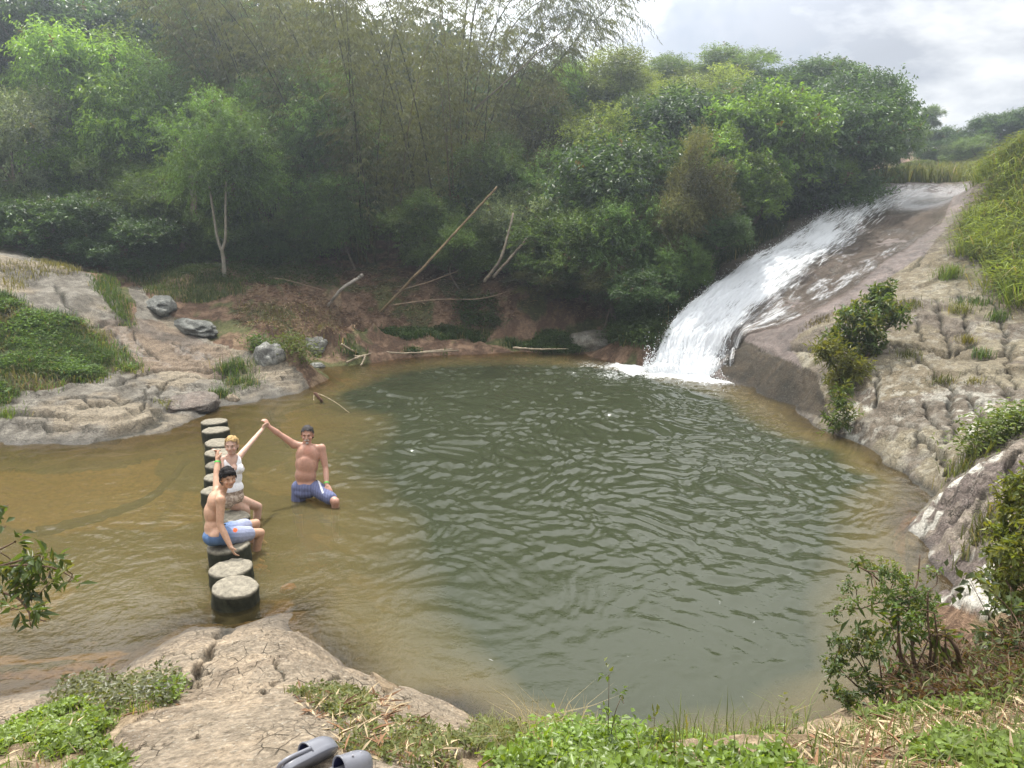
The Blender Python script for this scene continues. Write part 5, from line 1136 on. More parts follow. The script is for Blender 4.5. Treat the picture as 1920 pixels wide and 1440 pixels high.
def hair(g, fr, c, s, col, cut, parent, org, vol=.012, seed=0, extra=()):
    b = Bod(); b.ell(g(0, -.010, .028), (np.array([.074, .095, .092]) + vol) * s, fr, 24, 18); b.ell(g(0, -.03, -.01), (np.array([.072, .075, .085]) + vol * .8) * s, fr, 24, 18)
    for p, r in extra: b.ell(g(*p), np.array(r) * s, fr)
    V, F = b.remesh(.006, 3)
    L = (V - np.asarray(c)) @ fr.T / s
    n = fbm(V[:, 0] * 38, V[:, 1] * 38, V[:, 2] * 38 + seed, o=3) * .007; L = L + (fbm(V[:, 0] * 55, V[:, 1] * 55, V[:, 2] * 20 + seed, o=2) * .012)[:, None]
    V = V + unit(V - g(0, -.01, .02)) * n[:, None]
    V, F = keepmesh(V, F, cut(L))
    nn = fbm(V[:, 0] * 90, V[:, 1] * 90, V[:, 2] * 30 + seed, o=2)
    return part_np('hair', V, F, np.asarray(col) * (1 + .35 * nn[:, None]), M_HAIR, parent, org)
def band(p, dr, r, parent, org):
    dr = unit(np.asarray(dr)); P = np.array([p - dr * .008, p + dr * .008]); V, F, T = tube(P, [r, r], 18)
    o = part_np('wristband', V, F, (.08, .62, .10), M_CLOTH, parent, org); return o
# ---- standing man
SK1 = np.array((.46, .255, .185)); d = 10.5
b = Bod(); J = lambda x, y, dd=0: at(x, y, d + dd)
frm = frame((-.05, -1, -.12)); up = np.array([0, 0, 1.])
hc = J(576.5, 815); frh = frame((.12, -1, -.05)); g = head(b, hc, frh, 1.03)
b.cap(J(576, 826, .02), .056, J(575.5, 842, .03), .064)
S1, S2 = J(551.5, 833.5, .02), J(603, 841, .03)
b.ell(J(577, 856, .02), (.172, .112, .175), frm); b.ell(J(575, 872, .01), (.163, .112, .17), frm); b.ell(J(573, 892, 0), (.152, .112, .14), frm); b.ell(J(574, 911, .02), (.165, .118, .12), frm)
b.ell(J(574, 880, -.03), (.125, .085, .20), frm)
b.cap(J(576, 838, .03), .055, S1, .052); b.cap(J(576, 838, .03), .055, S2, .052)
b.ell(S1, (.066, .062, .062)); b.ell(S2, (.064, .062, .07))
E1, W1 = J(526, 815.5, -.05), J(505.5, 801, -.12)
b.chain([S1, (S1 + E1) / 2, E1], [.055, .051, .041]); b.chain([E1, E1 * .6 + W1 * .4, W1], [.041, .042, .029])
hand(b, W1, J(499.5, 791, -.14) - W1, (-.9, .25, .2), .95, .9, 1)
E2, W2 = J(610.5, 877, .02), J(612.5, 909, -.12)
b.chain([S2, (S2 + E2) / 2, E2], [.057, .052, .041]); b.chain([E2, E2 * .6 + W2 * .4, W2], [.041, .042, .028])
hand(b, W2, J(621, 926, -.2) - W2, (-.2, .8, -.6), .98, .45, -1)
H1, H2 = J(561, 914, .02), J(589, 914, .02)
K1 = np.array([H1[0] - .03, H1[1] - .03, -.17]); A1 = K1 + [0, .06, -.42]
K2 = J(629, 940.5, -.28); A2 = K2 + [-.05, .12, -.5]
b.chain([H1, K1, A1], [.088, .060, .040]); b.chain([H2, (H2 + K2) / 2, K2, A2], [.090, .076, .058, .04])
b.cap(A1, .042, A1 + [-.02, -.16, -.03], .035); b.cap(A2, .042, A2 + [.05, -.15, -.03], .035)
org = np.array([J(578, 938)[0], J(578, 938)[1], -.6])
ff = face_feats(g, SK1, 1.03, smile=1.) + [(J(562, 861, -.11), .014, SK1 * [.45, .3, .28], .9), (J(590.5, 864, -.11), .014, SK1 * [.45, .3, .28], .9), (J(573, 897, -.12), .012, SK1 * .4, .8), (J(577, 843, -.08), .06, SK1 * [1.02, .78, .72], .55), (J(577, 853, -.1), .08, SK1 * [1.0, .85, .8], .4)]
man = person(b, 'shirtless grey haired man with a moustache standing thigh deep in blue trunks', SK1, ff, org, [(hc, .15), (W1, .16), (W2, .16)])
hair(g, frh, hc, 1.03, (.055, .05, .05), lambda L: ~((L[:, 1] > .04) & (L[:, 2] < .075 - .2 * np.abs(L[:, 0]))) & ~((L[:, 2] < -.01) & (L[:, 1] > -.0)) & ~((L[:, 2] < .03) & (L[:, 1] > .02)) & (L[:, 2] > -.075), man, org, .010, 1)
bb = Bod(); bb.cap(g(-.026, .094, -.048), .008, g(0, .103, -.041), .010); bb.cap(g(.026, .094, -.048), .008, g(0, .103, -.041), .010); V, F = bb.remesh(.004, 2); part_np('moustache', V, F, (.52, .50, .47), M_HAIR, man, org)
bb = Bod(); bb.ell(g(0, .080, -.090), (.022, .016, .018), frh); V, F = bb.remesh(.004, 2); part_np('beard', V, F, (.46, .43, .40), M_HAIR, man, org)
bb = Bod(); bb.ell(J(574, 913, .02), (.180, .135, .105), frm, 24, 16); bb.ell(J(572, 921, .02), (.182, .137, .09), frm, 24, 16)
bb.chain([H1, K1 * .85 + H1 * .15], [.105, .098]); bb.chain([H2, (H2 + K2) / 2, H2 * .22 + K2 * .78], [.108, .1, .088])
V, F = bb.remesh(.008, 3); wl = J(573, 901)[2]; fo = fbm(V[:, 0] * 14, V[:, 1] * 14, V[:, 2] * 5, o=3) * .006; V = V + unit(V - J(575, 918, .02)) * fo[:, None]
V, F = keepmesh(V, F, V[:, 2] < wl)
cc = np.tile(np.array((.125, .14, .245)), (len(V), 1)) * (1 + .12 * np.sign(np.sin(V[:, 0] * 160))[:, None]); px_, py_, _ = project(V); cc[(np.abs(px_ - 597 - (py_ - 900) * .35) < 1.6) & (py_ < 925)] = (.7, .7, .72)
part_np('swim_trunks', V, F, cc, M_CLOTH, man, org)
band(W2 + (E2 - W2) * .10, E2 - W2, .036, man, org)
# ---- sitting woman
SK2 = np.array((.53, .345, .265)); d = 9.4
b = Bod(); frm = frame((.6, -.8, -.02)); hc = J(434.5, 835.5, -.04); frh = frame((.1, -1, .02)); g = head(b, hc, frh, .97)
b.cap(J(435, 846, 0), .046, J(434, 858, .03), .052)
S1, S2 = J(420.5, 861, -.05), J(446.5, 858, .10)
b.cap(J(434, 856, .03), .045, S1, .045); b.cap(J(434, 856, .03), .045, S2, .045)
b.ell(J(433, 875, .02), (.142, .098, .16), frm); b.ell(J(434, 895, .02), (.122, .095, .15), frm); b.ell(J(433, 917, .03), (.145, .115, .13), frm); b.ell(J(431, 932, .04), (.165, .135, .10), frm)
for (x, y, q) in ((440.5, 880, -.07), (449, 879, .02)): b.ell(J(x, y, q), (.055, .052, .055), frm)
b.ell(S1, (.05, .05, .052)); b.ell(S2, (.05, .05, .052))
E2, W2 = J(467, 835, .12), J(491, 806.5, .6)
CL = J(499.5, 793, .9)
E2 = J(466.5, 834.5, .33); W2 = J(491, 806, .78)
b.chain([S2, (S2 + E2) / 2, E2], [.044, .041, .034]); b.chain([E2, E2 * .6 + W2 * .4, W2], [.034, .034, .024])
hand(b, W2, CL - W2, (.6, .6, .2), .9, .8, -1)
E1, W1 = J(414, 884, -.12), J(409, 858, -.36)
b.chain([S1, E1], [.043, .035]); b.chain([E1, W1], [.035, .025]); hand(b, W1, J(405, 844, -.4) - W1, (-.5, -.7, .2), .92, .9, 1)
H1, H2 = J(425, 938, -.02), J(437, 935, .08); K1, K2 = J(461, 957, .2), J(484, 950, .45)
A1 = np.array([K1[0] - .02, K1[1] - .02, K1[2] - .42]); A2 = np.array([K2[0] - .03, K2[1] - .02, K2[2] - .42])
b.chain([H1, (H1 + K1) / 2, K1], [.088, .074, .056]); b.chain([H2, (H2 + K2) / 2, K2], [.09, .075, .056])
for K, A in ((K1, A1), (K2, A2)):
    b.chain([K, K * .7 + A * .3 + [-.012, 0, 0], A], [.055, .054, .035]); b.cap(A, .038, A + [.13, -.10, -.04], .03)
org = np.array([H1[0], H1[1], .2])
ff = face_feats(g, SK2, .97, smile=1.5)
woman = person(b, 'blonde woman in a white top sitting on a stepping stone with both arms raised', SK2, ff, org, [(hc, .14), (W1, .16), (W2, .16)])
hair(g, frh, hc, .97, (.40, .27, .12), lambda L: ~((L[:, 1] > .03) & (L[:, 2] < .085 - .35 * np.abs(L[:, 0]))) & ~((L[:, 2] < -.0) & (L[:, 1] > .0)) & (L[:, 2] > -.10), woman, org, .013, 2, extra=[((0, -.105, .0), (.04, .03, .045))])
bb = Bod()
bb.ell(J(433, 875, .02), (.152, .110, .17), frm, 24, 16); bb.ell(J(434, 895, .02), (.130, .104, .15), frm, 24, 16); bb.ell(J(433, 916, .03), (.154, .124, .13), frm, 24, 16)
for (x, y, q) in ((440.5, 880, -.075), (449, 879, .01)): bb.ell(J(x, y, q), (.062, .060, .062), frm)
bb.cap(J(434, 857, .03), .052, S2 * .55 + J(434, 857, .03) * .45, .050); bb.cap(J(434, 857, .03), .052, S1 * .55 + J(434, 857, .03) * .45, .050)
V, F = bb.remesh(.006, 4); L = (V - J(434, 880, .02)) @ frm.T
kp = (V[:, 2] > J(433, 920)[2]) & (V[:, 2] < J(434, 855.5)[2]) & ~((L[:, 1] > .0) & (np.abs(L[:, 0] - .0) < (L[:, 2] - .035) * .62)) & ~((np.abs(L[:, 0]) > .118) & (L[:, 2] > .03))
V, F = keepmesh(V, F, kp); part_np('white_top', V, F, (.82, .83, .86), M_CLOTH, woman, org)
bb = Bod(); bb.ell(J(433, 918, .03), (.153, .123, .125), frm, 24, 16); bb.ell(J(431, 932, .04), (.172, .142, .105), frm, 24, 16); bb.chain([H1, H1 * .9 + K1 * .1], [.094, .092]); bb.chain([H2, H2 * .9 + K2 * .1], [.095, .093])
V, F = bb.remesh(.007, 4); V, F = keepmesh(V, F, V[:, 2] < J(433, 919)[2])
nn = vnoise(V[:, 0] * 60, V[:, 1] * 60, V[:, 2] * 60); part_np('patterned_bottoms', V, F, np.where((nn > .05)[:, None], [.50, .42, .34], [.30, .23, .18]), M_CLOTH, woman, org)
# ---- sitting young man
SK3 = np.array((.50, .30, .20)); d = 8.5
b = Bod(); fw_ = np.array([.9, .35, 0]); hc = J(427.5, 896.5, 0); frh = frame((.62, -.78, -.03)); g = head(b, hc, frh, .98)
b.cap(J(421.5, 905, .04), .052, J(414, 925, .06), .060)
sp = [J(407, 936, .06), J(399.5, 962, .06), J(400, 990, .04), J(404, 1003, .03)]
u1 = unit(sp[0] - sp[1]); f1_ = frame((.93, .30, 0), u1)
b.ell(sp[0] * .75 + sp[1] * .25, (.158, .098, .14), f1_); b.ell(sp[1], (.150, .100, .15), frame(fw_, unit(sp[0] - sp[2]))); b.ell(sp[2], (.138, .098, .13), frame(fw_)); b.ell(sp[3], (.160, .125, .11), frame(fw_))
S1, S2 = J(413.5, 938, -.13), J(407, 921, .22)
b.cap(J(413, 924, .06), .055, S1, .052); b.cap(J(413, 924, .06), .055, S2, .050); b.ell(S1, (.062, .062, .066)); b.ell(S2, (.058, .058, .06))
E1, W1 = J(412.5, 984, -.16), J(431, 1022, -.20)
b.chain([S1, (S1 + E1) / 2, E1], [.054, .047, .038]); b.chain([E1, E1 * .6 + W1 * .4, W1], [.039, .039, .027]); hand(b, W1, J(438, 1036, -.2) - W1, (.8, .5, .1), .97, .5, 1)
E2, W2 = J(405.5, 892, .32), J(408, 864, .42)
b.chain([S2, (S2 + E2) / 2, E2], [.050, .044, .036]); b.chain([E2, E2 * .6 + W2 * .4, W2], [.037, .036, .026]); hand(b, W2, J(406, 848, .46) - W2, (.3, .8, .3), .95, .9, -1)
H1, H2 = J(408, 1006, -.07), J(410, 1000, .14); K1, K2 = J(488, 999, .38), J(480, 981, .62)
A1 = np.array([K1[0] - .08, K1[1] - .03, K1[2] - .43]); A2 = np.array([K2[0] - .09, K2[1] - .03, K2[2] - .43])
b.chain([H1, (H1 + K1) / 2, K1], [.088, .076, .056]); b.chain([H2, (H2 + K2) / 2, K2], [.086, .074, .054])
for K, A in ((K1, A1), (K2, A2)):
    b.chain([K, K * .7 + A * .3 + [-.015, 0, 0], A], [.055, .054, .036]); b.cap(A, .04, A + [.17, -.05, -.03], .03)
org = np.array([J(425, 1015)[0], J(425, 1015)[1], .2])
boy = person(b, 'dark haired young man in light blue shorts sitting sideways on the nearest occupied stone', SK3, face_feats(g, SK3, .98, smile=1.5) + [(J(407, 950, -.05), .05, SK3 * .96, .3)], org, [(hc, .14), (W1, .16), (W2, .16)])
hair(g, frh, hc, .98, (.012, .010, .010), lambda L: ~((L[:, 1] > .045) & (L[:, 2] < .052 - .15 * np.abs(L[:, 0]))) & ~((L[:, 2] < -.015) & (L[:, 1] > -.0)) & ~((L[:, 2] < .02) & (L[:, 1] > .03)) & (L[:, 2] > -.085), boy, org, .019, 3, extra=[((0, .06, .085), (.06, .05, .03))])
bb = Bod(); bb.ell(J(404, 1004, .03), (.170, .138, .105), frame(fw_), 24, 16); bb.chain([H1, (H1 + K1) / 2, H1 * .32 + K1 * .68], [.1, .098, .092]); bb.chain([H2, (H2 + K2) / 2, H2 * .32 + K2 * .68], [.1, .096, .09])
V, F = bb.remesh(.007, 3); fo = fbm(V[:, 0] * 14, V[:, 1] * 14, V[:, 2] * 9, o=3) * .006; V[:, 2] += fo
V, F = keepmesh(V, F, (V[:, 2] < J(402, 993, .03)[2]) | (V[:, 0] > J(420, 1000)[0]))
px_, py_, _ = project(V); t_ = sstep(418, 455, px_)[:, None]; cc = np.array((.105, .18, .34)) * (1 - t_) + np.array((.33, .36, .50)) * t_
m_ = np.hypot((px_ - 441), (py_ - 994)) < 4.2; cc[m_] = lin(225, 105, 60)
part_np('swim_shorts', V, F, cc, M_CLOTH, boy, org)
band(W2 + (E2 - W2) * .10, E2 - W2, .034, boy, org)
# ---------------------------------------------------------------- stepping stones
def stone_mat():
    m = NT('stepping_stone'); p = m.obj(); a = m.attr('Col')
    n1 = m.noise(14, 5, .65, p); n2 = m.noise(70, 4, .6, p)
    c = m.mix(1., a.outputs['Color'], m.maprange(n1.outputs[0], .3, .7, .5, 1.3), 'MULTIPLY'); c = m.mix(1., c, m.maprange(n2.outputs[0], .3, .7, .8, 1.2), 'MULTIPLY')
    return m.done(m.bsdf(c, .85, .2, m.bump(m.math('ADD', n1.outputs[0], m.math('MULTIPLY', n2.outputs[0], .4)), .6, .012)).outputs[0])
M_STONE = stone_mat()
def stepping_stone(px, py, wpx, z, label, seed, wetc=0.):
    c = atz(px, py, z); d_ = (c - CAM) @ FW; r = wpx / 2 / FPX * d_
    q = np.random.default_rng(seed); n = 40; th = np.arange(n) * 2 * np.pi / n
    out = 1 + .035 * np.sin(2 * th + q.uniform(0, 6)) + .025 * np.sin(3 * th + q.uniform(0, 6)) + .015 * np.sin(7 * th + q.uniform(0, 6)) + q.normal(size=n) * .006
    prof = [(.0, .002), (.45, .004), (.8, .002), (.95, -.002), (.99, -.012), (1.0, -.035), (1.0, -.1), (1.01, -.17), (1.0, -.25), (1.02, -.35), (1.03, -.5), (1.06, -1.0)]
    V = []; Cc = []
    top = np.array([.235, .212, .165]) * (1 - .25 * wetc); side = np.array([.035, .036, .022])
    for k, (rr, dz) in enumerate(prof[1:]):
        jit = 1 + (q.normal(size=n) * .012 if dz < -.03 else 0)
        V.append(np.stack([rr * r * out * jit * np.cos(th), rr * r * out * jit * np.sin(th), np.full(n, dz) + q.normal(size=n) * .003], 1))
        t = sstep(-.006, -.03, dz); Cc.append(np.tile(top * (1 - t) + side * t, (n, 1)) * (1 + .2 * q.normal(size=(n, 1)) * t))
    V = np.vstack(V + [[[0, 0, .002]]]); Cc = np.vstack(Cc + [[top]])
    K = len(prof) - 1; F = [[i * n + j, (i + 1) * n + j, (i + 1) * n + (j + 1) % n, i * n + (j + 1) % n] for i in range(K - 1) for j in range(n)]
    T = [[K * n, j, (j + 1) % n] for j in range(n)]
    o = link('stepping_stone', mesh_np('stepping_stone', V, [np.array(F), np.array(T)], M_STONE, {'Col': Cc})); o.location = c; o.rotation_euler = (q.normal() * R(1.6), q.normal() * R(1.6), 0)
    return tag(o, label, 'stepping stone', 'row of round stepping stones')
for a_ in ((441, 1098, 85, .18, 'round stepping stone nearest to the pale rock nose, tallest above the water'), (433, 1063, 78, .18, 'round stepping stone between the nearest stone and the young man'),
           (427, 1021, 76, .20, 'round stepping stone under the seated young man'), (431, 967, 70, .25, 'round stepping stone under the seated woman'),
           (409, 917, 58, .2, 'round stepping stone showing its rim left of the young man\'s head'), (413, 892, 57, .18, 'half hidden stepping stone beside the raised arm of the young man'),
           (413, 869, 54, .16, 'low wet stepping stone with water glinting on it behind the woman'), (412, 847, 53, .23, 'stepping stone behind the clasped hands left of the woman\'s head'),
           (410, 829, 51, .2, 'stepping stone directly behind the woman\'s hair'), (404, 805, 48, .19, 'second stepping stone counted from the left rock slab'), (401, 789, 46, .17, 'farthest stepping stone, next to the left rock slab')):
    stepping_stone(*a_, seed=int(a_[1]), wetc=1. if a_[1] == 869 else 0.)
# ---------------------------------------------------------------- loose boulders
def boulder(px, py, d, rad, label, seed, col=(.25, .235, .2), lich=.5, rot=0., sink=.35, name='boulder'):
    if name == 'boulder' and d > 10: d = float((hit(px, py + rad[2] * .75 / d * FPX, floor=0.) - CAM) @ FW) + .1; py += rad[2] * .5 / d * FPX
    c = at(px, py, d); q = np.random.default_rng(seed)
    n, m_ = 56, 34; th = np.linspace(0, np.pi, m_ + 1); ph = np.arange(n) * 2 * np.pi / n
    Lp = np.array([[math.sin(a) * math.cos(b), math.sin(a) * math.sin(b), math.cos(a)] for a in th[1:-1] for b in ph] + [[0, 0, 1], [0, 0, -1]])
    off = q.uniform(0, 50, 3); X = Lp * 1.3 + off
    dsp = 1 + .22 * fbm(X[:, 0], X[:, 1], X[:, 2], o=4, s=seed) + .05 * fbm(X[:, 0] * 4, X[:, 1] * 4, X[:, 2] * 4, o=3, s=seed + 1)
    for _ in range(7):                                       # planar fracture faces
        nrm = unit(q.normal(size=3) * [1, 1, .7]); lim = q.uniform(.72, .95); dt_ = (Lp * dsp[:, None]) @ nrm; dsp = np.where(dt_ > lim, dsp * (lim / np.maximum(dt_, 1e-6)) ** .85, dsp)
    V = Lp * dsp[:, None] * np.asarray(rad); ca, sa = math.cos(rot), math.sin(rot); V = np.stack([V[:, 0] * ca - V[:, 1] * sa, V[:, 0] * sa + V[:, 1] * ca, V[:, 2]], 1)
    k = m_ - 1; F = np.array([(i * n + j, (i + 1) * n + j, (i + 1) * n + (j + 1) % n, i * n + (j + 1) % n) for i in range(k - 1) for j in range(n)])
    T = np.array([(k * n, j, (j + 1) % n) for j in range(n)] + [(k * n + 1, (k - 1) * n + (j + 1) % n, (k - 1) * n + j) for j in range(n)])
    C = np.asarray(col) * (1 + .2 * fbm(X[:, 0] * 3, X[:, 1] * 3, X[:, 2] * 3, o=3, s=5)[:, None]); l_ = sstep(.15, .35, fbm(X[:, 0] * 2.2, X[:, 1] * 2.2, X[:, 2] * 2.2, o=4, s=9)) * lich
    C = C * (1 - l_[:, None]) + np.array([.46, .46, .42]) * l_[:, None]
    o = link(name, mesh_np(name, V, [F, T], M_ROCK, {'Col': C, 'wet': np.zeros(len(V))})); o.location = c
    return tag(o, label, 'boulder')
boulder(1105, 632, 23.0, (.72, .6, .52), 'large round grey boulder at the far waterline near the fall', 3, (.17, .155, .125), .25)
boulder(302, 566, 20.8, (.42, .85, .24), 'blue grey lichen boulder lying highest on the mound behind the left slab', 4, (.165, .168, .155), .3, .5)
boulder(360, 606, 20.0, (1.15, .38, .22), 'long low blue grey lichen boulder running down beside the left slab', 5, (.16, .163, .15), .35, -.75)
boulder(508, 658, 18.3, (.42, .36, .42), 'angular lichen covered boulder at the end of the left slab', 6, (.20, .195, .18), .6, .3)
boulder(592, 643, 21.6, (.50, .4, .28), 'rounded lichen boulder low on the mound near the debris sticks', 7, (.19, .185, .17), .6)
boulder(437, 745, 16.4, (.15, .12, .17), 'small pale boulder at the waterline beside a grass tuft', 8, (.36, .29, .21), .1)
boulder(362, 750, 16.2, (.50, .55, .2), 'smooth brown boulder half sunk at the water edge of the left slab', 9, (.20, .165, .14), .1)
boulder(595, 683, 20.2, (.22, .2, .10), 'little flat stone at the waterline below the rounded boulder', 10, (.22, .22, .2), .4)
# ---------------------------------------------------------------- dead wood
def pole(name, label, cat, P, r0, r1, C, n=8, group=None, twigs=0, seed=1):
    P = np.asarray(P, float); o = P[0]; a = Acc(); q = np.random.default_rng(seed)
    Q = curve_pts(P, 10) - o; Q += q.normal(size=Q.shape) * r0 * .15
    add_tube(a, Q, np.linspace(r0, r1, len(Q)), n, np.asarray(C) * (1 + .18 * q.normal(size=(len(Q), 1))))
    ob = link(name, a.mesh(name, M_WOOD)); ob.location = o
    return tag(ob, label, cat, group)
g0 = hit(710, 586); pole('leaning_pole', 'long pale dead bamboo pole leaning from the bank up into the trees', 'bamboo pole', [g0 - [0, 0, .1], at(790, 505, 23.2), at(870, 418, 23.0), at(932, 350, 22.8)], .046, .03, (.24, .175, .10))
pole('leaning_culm', 'thin dark bamboo culm leaning up right against the white sky', 'bamboo pole', [at(890, 205, 26), at(980, 125, 26), at(1075, 40, 26.4)], .04, .012, (.14, .12, .08), group='thin leaning culms')
pole('leaning_culm', 'second thin culm just left of the one against the white sky', 'bamboo pole', [at(880, 150, 26), at(935, 100, 26), at(990, 55, 26.2)], .03, .01, (.12, .11, .07), group='thin leaning culms')
h = hit(612, 572); pole('driftwood', 'bleached forked driftwood branch leaning on the dark bank', 'driftwood', [h - [0, 0, .1], at(640, 543, 23.4), at(668, 524, 23.6), at(680, 515, 23.6)], .045, .06, (.30, .27, .235), seed=3)
for k, (pts, lab) in enumerate((([(645, 652, .05), (668, 668, .1), (690, 664, .05)], 'pale stick of the debris pile pointing to the right at the far waterline'), ([(640, 645, .45), (660, 657, .25), (685, 666, .02)], 'longest stick of the debris pile rising to the left'), ([(650, 680, .0), (672, 670, .12), (708, 660, .06)], 'thin crossing stick of the debris pile at the waterline'), ([(684, 666, .12), (682, 676, .02), (676, 686, -.08)], 'short stick of the debris pile dipping into the water'),
        ([(700, 658, .05), (760, 662, .06), (860, 657, .05)], 'long thin stick floating along the far shore'), ([(795, 660, .04), (820, 657, .06), (848, 655, .08)], 'short pale stick floating on the far shore stick'), ([(962, 652, .08), (1010, 655, .06), (1066, 654, .05)], 'bleached pole lying at the waterline left of the round boulder'))):
    pole('stick', lab, 'stick', [atz(x, y, z + .10) for x, y, z in pts], .034, .02, (.34, .28, .20), 6, 'dead sticks along the far shore', seed=k)
pole('sunken_branch', 'reddish dead branch sticking out of the water beyond the man', 'branch', [atz(590, 736, .22), atz(600, 748, .08), atz(607, 757, -.1)], .035, .03, (.20, .11, .08))
pole('sunken_branch', 'thin bent pale branch arching over the water beyond the man', 'branch', [atz(588, 760, -.08), atz(592, 738, .12), atz(625, 752, .16), atz(655, 774, .0)], .012, .007, (.30, .25, .17), 6)
for k, (pts, lab) in enumerate((([(470, 526, 24), (520, 522, 23.8), (605, 544, 23.6)], 'fallen grey branch lying along the dark bank behind the mound'), ([(735, 572, 23.4), (820, 562, 23.6), (900, 560, 23.8), (960, 545, 24)], 'thin fallen branch lying across the bare bank right of the leaning pole'), ([(745, 545, 23.6), (800, 530, 24), (860, 508, 24.2)], 'fallen branch rising to the right behind the leaning pole'))):
    pole('fallen_branch', lab, 'branch', [at(*q) for q in pts], .022, .012, (.22, .16, .11), 6, seed=20 + k)
for k, (pts, lab) in enumerate((([(908, 528, 23.8), (935, 492, 23.4), (950, 450, 23.2), (962, 400, 23.2)], 'crooked pale stem bending up from the bank into the bushy tree'), ([(925, 520, 23.8), (960, 480, 23.4), (990, 445, 23.2)], 'mottled pale branch leaning right beside the crooked stem'))):
    pole('bare_stem', lab, 'stem', [at(*q) for q in pts], .05, .03, (.26, .22, .17), 7, seed=30 + k)
h = hit(936, 1345); pole('twig', 'short dead twig standing up from the near bank crest', 'twig', [h - [0, 0, .02], h + [.0, 0, .06], h + [-.012, 0, .12]], .006, .003, (.07, .05, .04), 5)
pole('sunken_log', 'dark waterlogged branch curving under the shallow brown water left of the stones', 'sunken log', [atz(70, 998, -.16), atz(190, 968, -.14), atz(285, 930, -.15), atz(352, 862, -.18)], .07, .05, (.03, .028, .02), 8, seed=61)
pole('sunken_log', 'short dark waterlogged log lying under the water in front of the pale rock nose', 'sunken log', [atz(762, 1196, -.2), atz(830, 1201, -.18), atz(900, 1203, -.2)], .07, .06, (.025, .025, .018), 8, seed=62)
pole('sunken_log', 'dark waterlogged stick under the water between the man and the left rock slab', 'sunken log', [atz(505, 772, -.16), atz(520, 800, -.16), atz(540, 838, -.18)], .05, .04, (.03, .03, .02), 8, seed=63)
# submerged red stones seen through the water
def sunk(px, py, r, label, seed, col):
    p = atz(px, py, -.06); boulder(px, py, (p - CAM) @ FW, (r, r * .8, .05), label, seed, col, 0., name='sunken_stone')
sunk(540, 1104, .10, 'orange red stone under the water right of the nearest stepping stone', 40, (.42, .14, .05)); sunk(486, 1066, .09, 'dull orange stone under the water right of the second stepping stone', 41, (.36, .14, .05)); sunk(495, 1042, .06, 'small yellowish stone under the water below the young man\'s feet', 42, (.34, .19, .07))
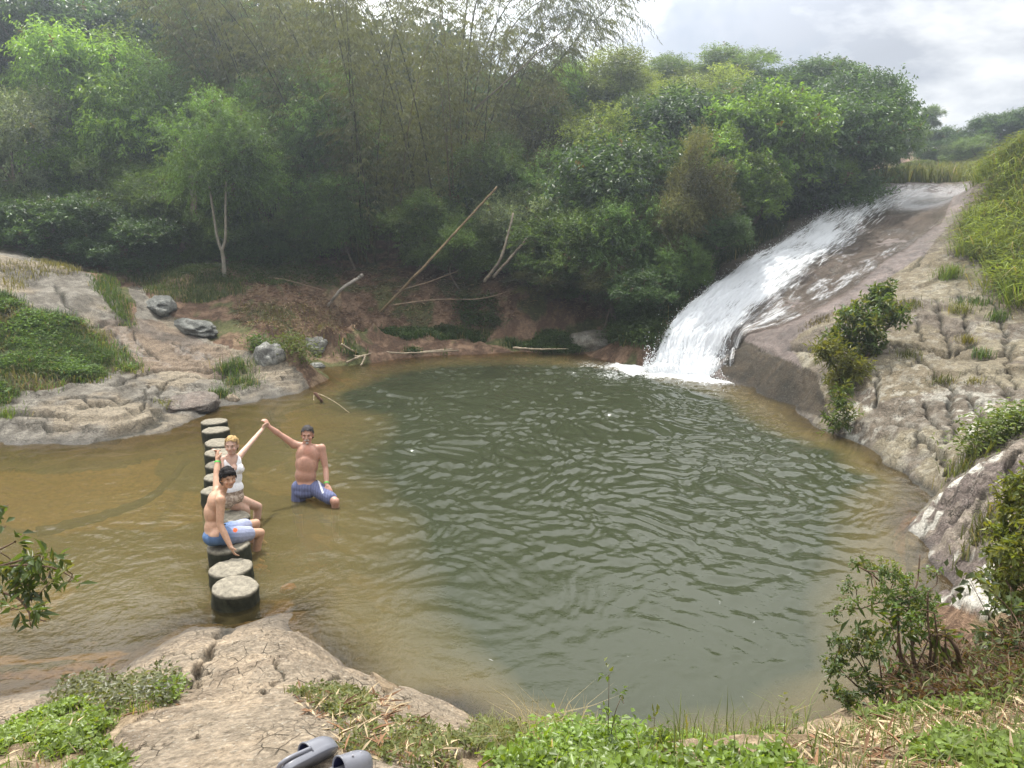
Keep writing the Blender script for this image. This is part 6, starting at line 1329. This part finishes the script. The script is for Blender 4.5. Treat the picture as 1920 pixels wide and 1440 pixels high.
# ---------------------------------------------------------------- clogs
def clog(px, py, d0, ang, roll, label, flip=1):
    c = hit(px, py); c[2] += d0; root = empty('clog', c); root.scale = (.88, .88, .88); root.rotation_mode = 'QUATERNION'; root.rotation_quaternion = Quaternion((1, 0, 0), R(-17)) @ Quaternion((0, 0, 1), ang) @ Quaternion((0, 1, 0), roll); tag(root, label, 'clog', 'pair of grey clogs')
    mo = simple_mat('grey_foam_rubber', (.16, .165, .19), .32, .5, .06, 20, .05, .002); mi = simple_mat('dark_blue_lining', (.022, .026, .075), .5, .4, .1, 20, .05, .002); ms_ = simple_mat('pale_insole', (.36, .355, .39), .55, .3, .08, 40, .2, .002)
    L = .28; n = 36; yy = np.linspace(0, 1, 26)                # 0 heel .. 1 toe along +y
    def half(t): return .036 + .016 * sstep(.25, .75, t) - .0 * t
    def outline(t):
        e = np.sqrt(np.clip(1 - ((t - .5) / .5) ** 4, 0, 1)); return half(t) * e + .002
    # sole: closed loft
    V = []; F = []
    for t in yy:
        w = outline(t); bow = .006 * sstep(.8, 1, t) + flip * 0
        x0 = flip * .008 * math.sin(t * 3.0)
        for q, (sx, z) in enumerate(((-1, .004), (-.96, 0), (.96, 0), (1, .004), (1.04, .022), (.98, .03), (-.98, .03), (-1.04, .022))): V.append((x0 + sx * w, (t - .5) * L, z + bow))
    k = 8
    for i in range(len(yy) - 1):
        for j in range(k): F.append((i * k + j, i * k + (j + 1) % k, (i + 1) * k + (j + 1) % k, (i + 1) * k + j))
    V = np.array(V); F = np.array(F)[:, ::-1]
    link('sole', mesh_np('sole', V, F, mo), root)
    # foot bed
    V = []; F = []
    for t in np.linspace(.03, .97, 24):
        w = outline(t) * .88; x0 = flip * .008 * math.sin(t * 3.0)
        for s_ in np.linspace(-1, 1, 7): V.append((x0 + s_ * w, (t - .5) * L, .033 + .006 * s_ * s_))
    F = [(i * 7 + j, i * 7 + j + 1, (i + 1) * 7 + j + 1, (i + 1) * 7 + j) for i in range(23) for j in range(6)]
    link('insole', mesh_np('insole', np.array(V), np.array(F), ms_), root)
    # vamp: domed shell over the front with vent holes, open at toe slit; outer and inner skins
    def shell(name, mat, ins, t0, t1, hh):
        T_ = np.linspace(t0, t1, 22); A_ = np.linspace(0, np.pi, 25); V = []
        for t in T_:
            w = outline(t) * 1.03 - ins; x0 = flip * .008 * math.sin(t * 3.0); e = np.sqrt(max(0, 1 - max(0, (t - .72) / .28) ** 2)); h_ = hh * (.35 + .65 * e) * (1 - .1 * (t - t0)) - ins
            for a in A_: V.append((x0 - math.cos(a) * w, (t - .5) * L, .022 + max(.004, h_) * math.sin(a) ** .75))
        m = len(A_); F = [(i * m + j, i * m + j + 1, (i + 1) * m + j + 1, (i + 1) * m + j) for i in range(len(T_) - 1) for j in range(m - 1)]
        return link(name, mesh_np(name, np.array(V), np.array(F), mat), root)
    shell('vamp', mo, 0, .46, 1.0, .068); shell('lining', mi, .004, .463, .99, .068)
    # raised rim at the opening and heel collar
    a = Acc(); t = .46; w = outline(t) * 1.03; P = [(flip * .008 * math.sin(t * 3) - math.cos(q) * w, (t - .5) * L, .022 + .068 * math.sin(q) ** .75) for q in np.linspace(.0, np.pi, 20)]; add_tube(a, P, [.0042] * 20, 7)
    link('rim', mesh_np('rim', np.concatenate(a.V), [np.concatenate(a.F4), np.concatenate(a.F3)], mo), root)
    a = Acc(); P = [(flip * .008 * math.sin(q * 3) + sg * outline(q) * .98, (q - .5) * L, .030 + .014 * (1 - q)) for sg, q in [(-1, q) for q in np.linspace(.46, .01, 14)] + [(1, q) for q in np.linspace(.01, .46, 14)]]; add_tube(a, P, [.0095] * len(P), 8)
    link('heel_collar', mesh_np('heel_collar', np.concatenate(a.V), [np.concatenate(a.F4), np.concatenate(a.F3)], mo), root)
    for (x, t) in ((-.026, .62), (0, .66), (.026, .62), (-.02, .78), (.02, .78)):
        a = Acc(); z = .022 + .066 * (1 - (x / .055) ** 2) ** .4 * (1 if t < .7 else .93); add_tube(a, [(x, (t - .5) * L, z - .004), (x, (t - .5) * L, z + .0025)], [.0045, .0045], 10)
        link('vent_plug', mesh_np('vent_plug', np.concatenate(a.V), [np.concatenate(a.F4), np.concatenate(a.F3)], ms_), root)
    return root
clog(587, 1455, .035, R(-35), R(-52), 'grey clog tilted on its side showing its dark blue inside')
clog(645, 1461, .0, R(-40), R(-10), 'grey clog lying flat just right of the tilted one', -1)
# ---------------------------------------------------------------- humid air, sunlit from ahead
def haze():
    x0, x1, y0, y1, z0, z1 = -125, 125, -125, 125, -4, 19
    V = np.array([(x, y, z) for z in (z0, z1) for x, y in ((x0, y0), (x1, y0), (x1, y1), (x0, y1))], float)
    F = np.array([(3, 2, 1, 0), (4, 5, 6, 7), (0, 1, 5, 4), (1, 2, 6, 5), (2, 3, 7, 6), (3, 0, 4, 7)])
    m = NT('haze'); v = m.n('ShaderNodeVolumePrincipled'); v.inputs['Color'].default_value = (.80, .90, 1, 1)
    v.inputs['Density'].default_value = HAZE; v.inputs['Anisotropy'].default_value = .72
    m.l(v.outputs[0], m.out.inputs['Volume'])
    o = link('haze', mesh_np('haze', V, F, m.m, smooth=False)); tag(o, 'thin pale sunlit haze in the humid air over the pool and wood', 'haze', kind='stuff')
HAZE = .0033
haze()
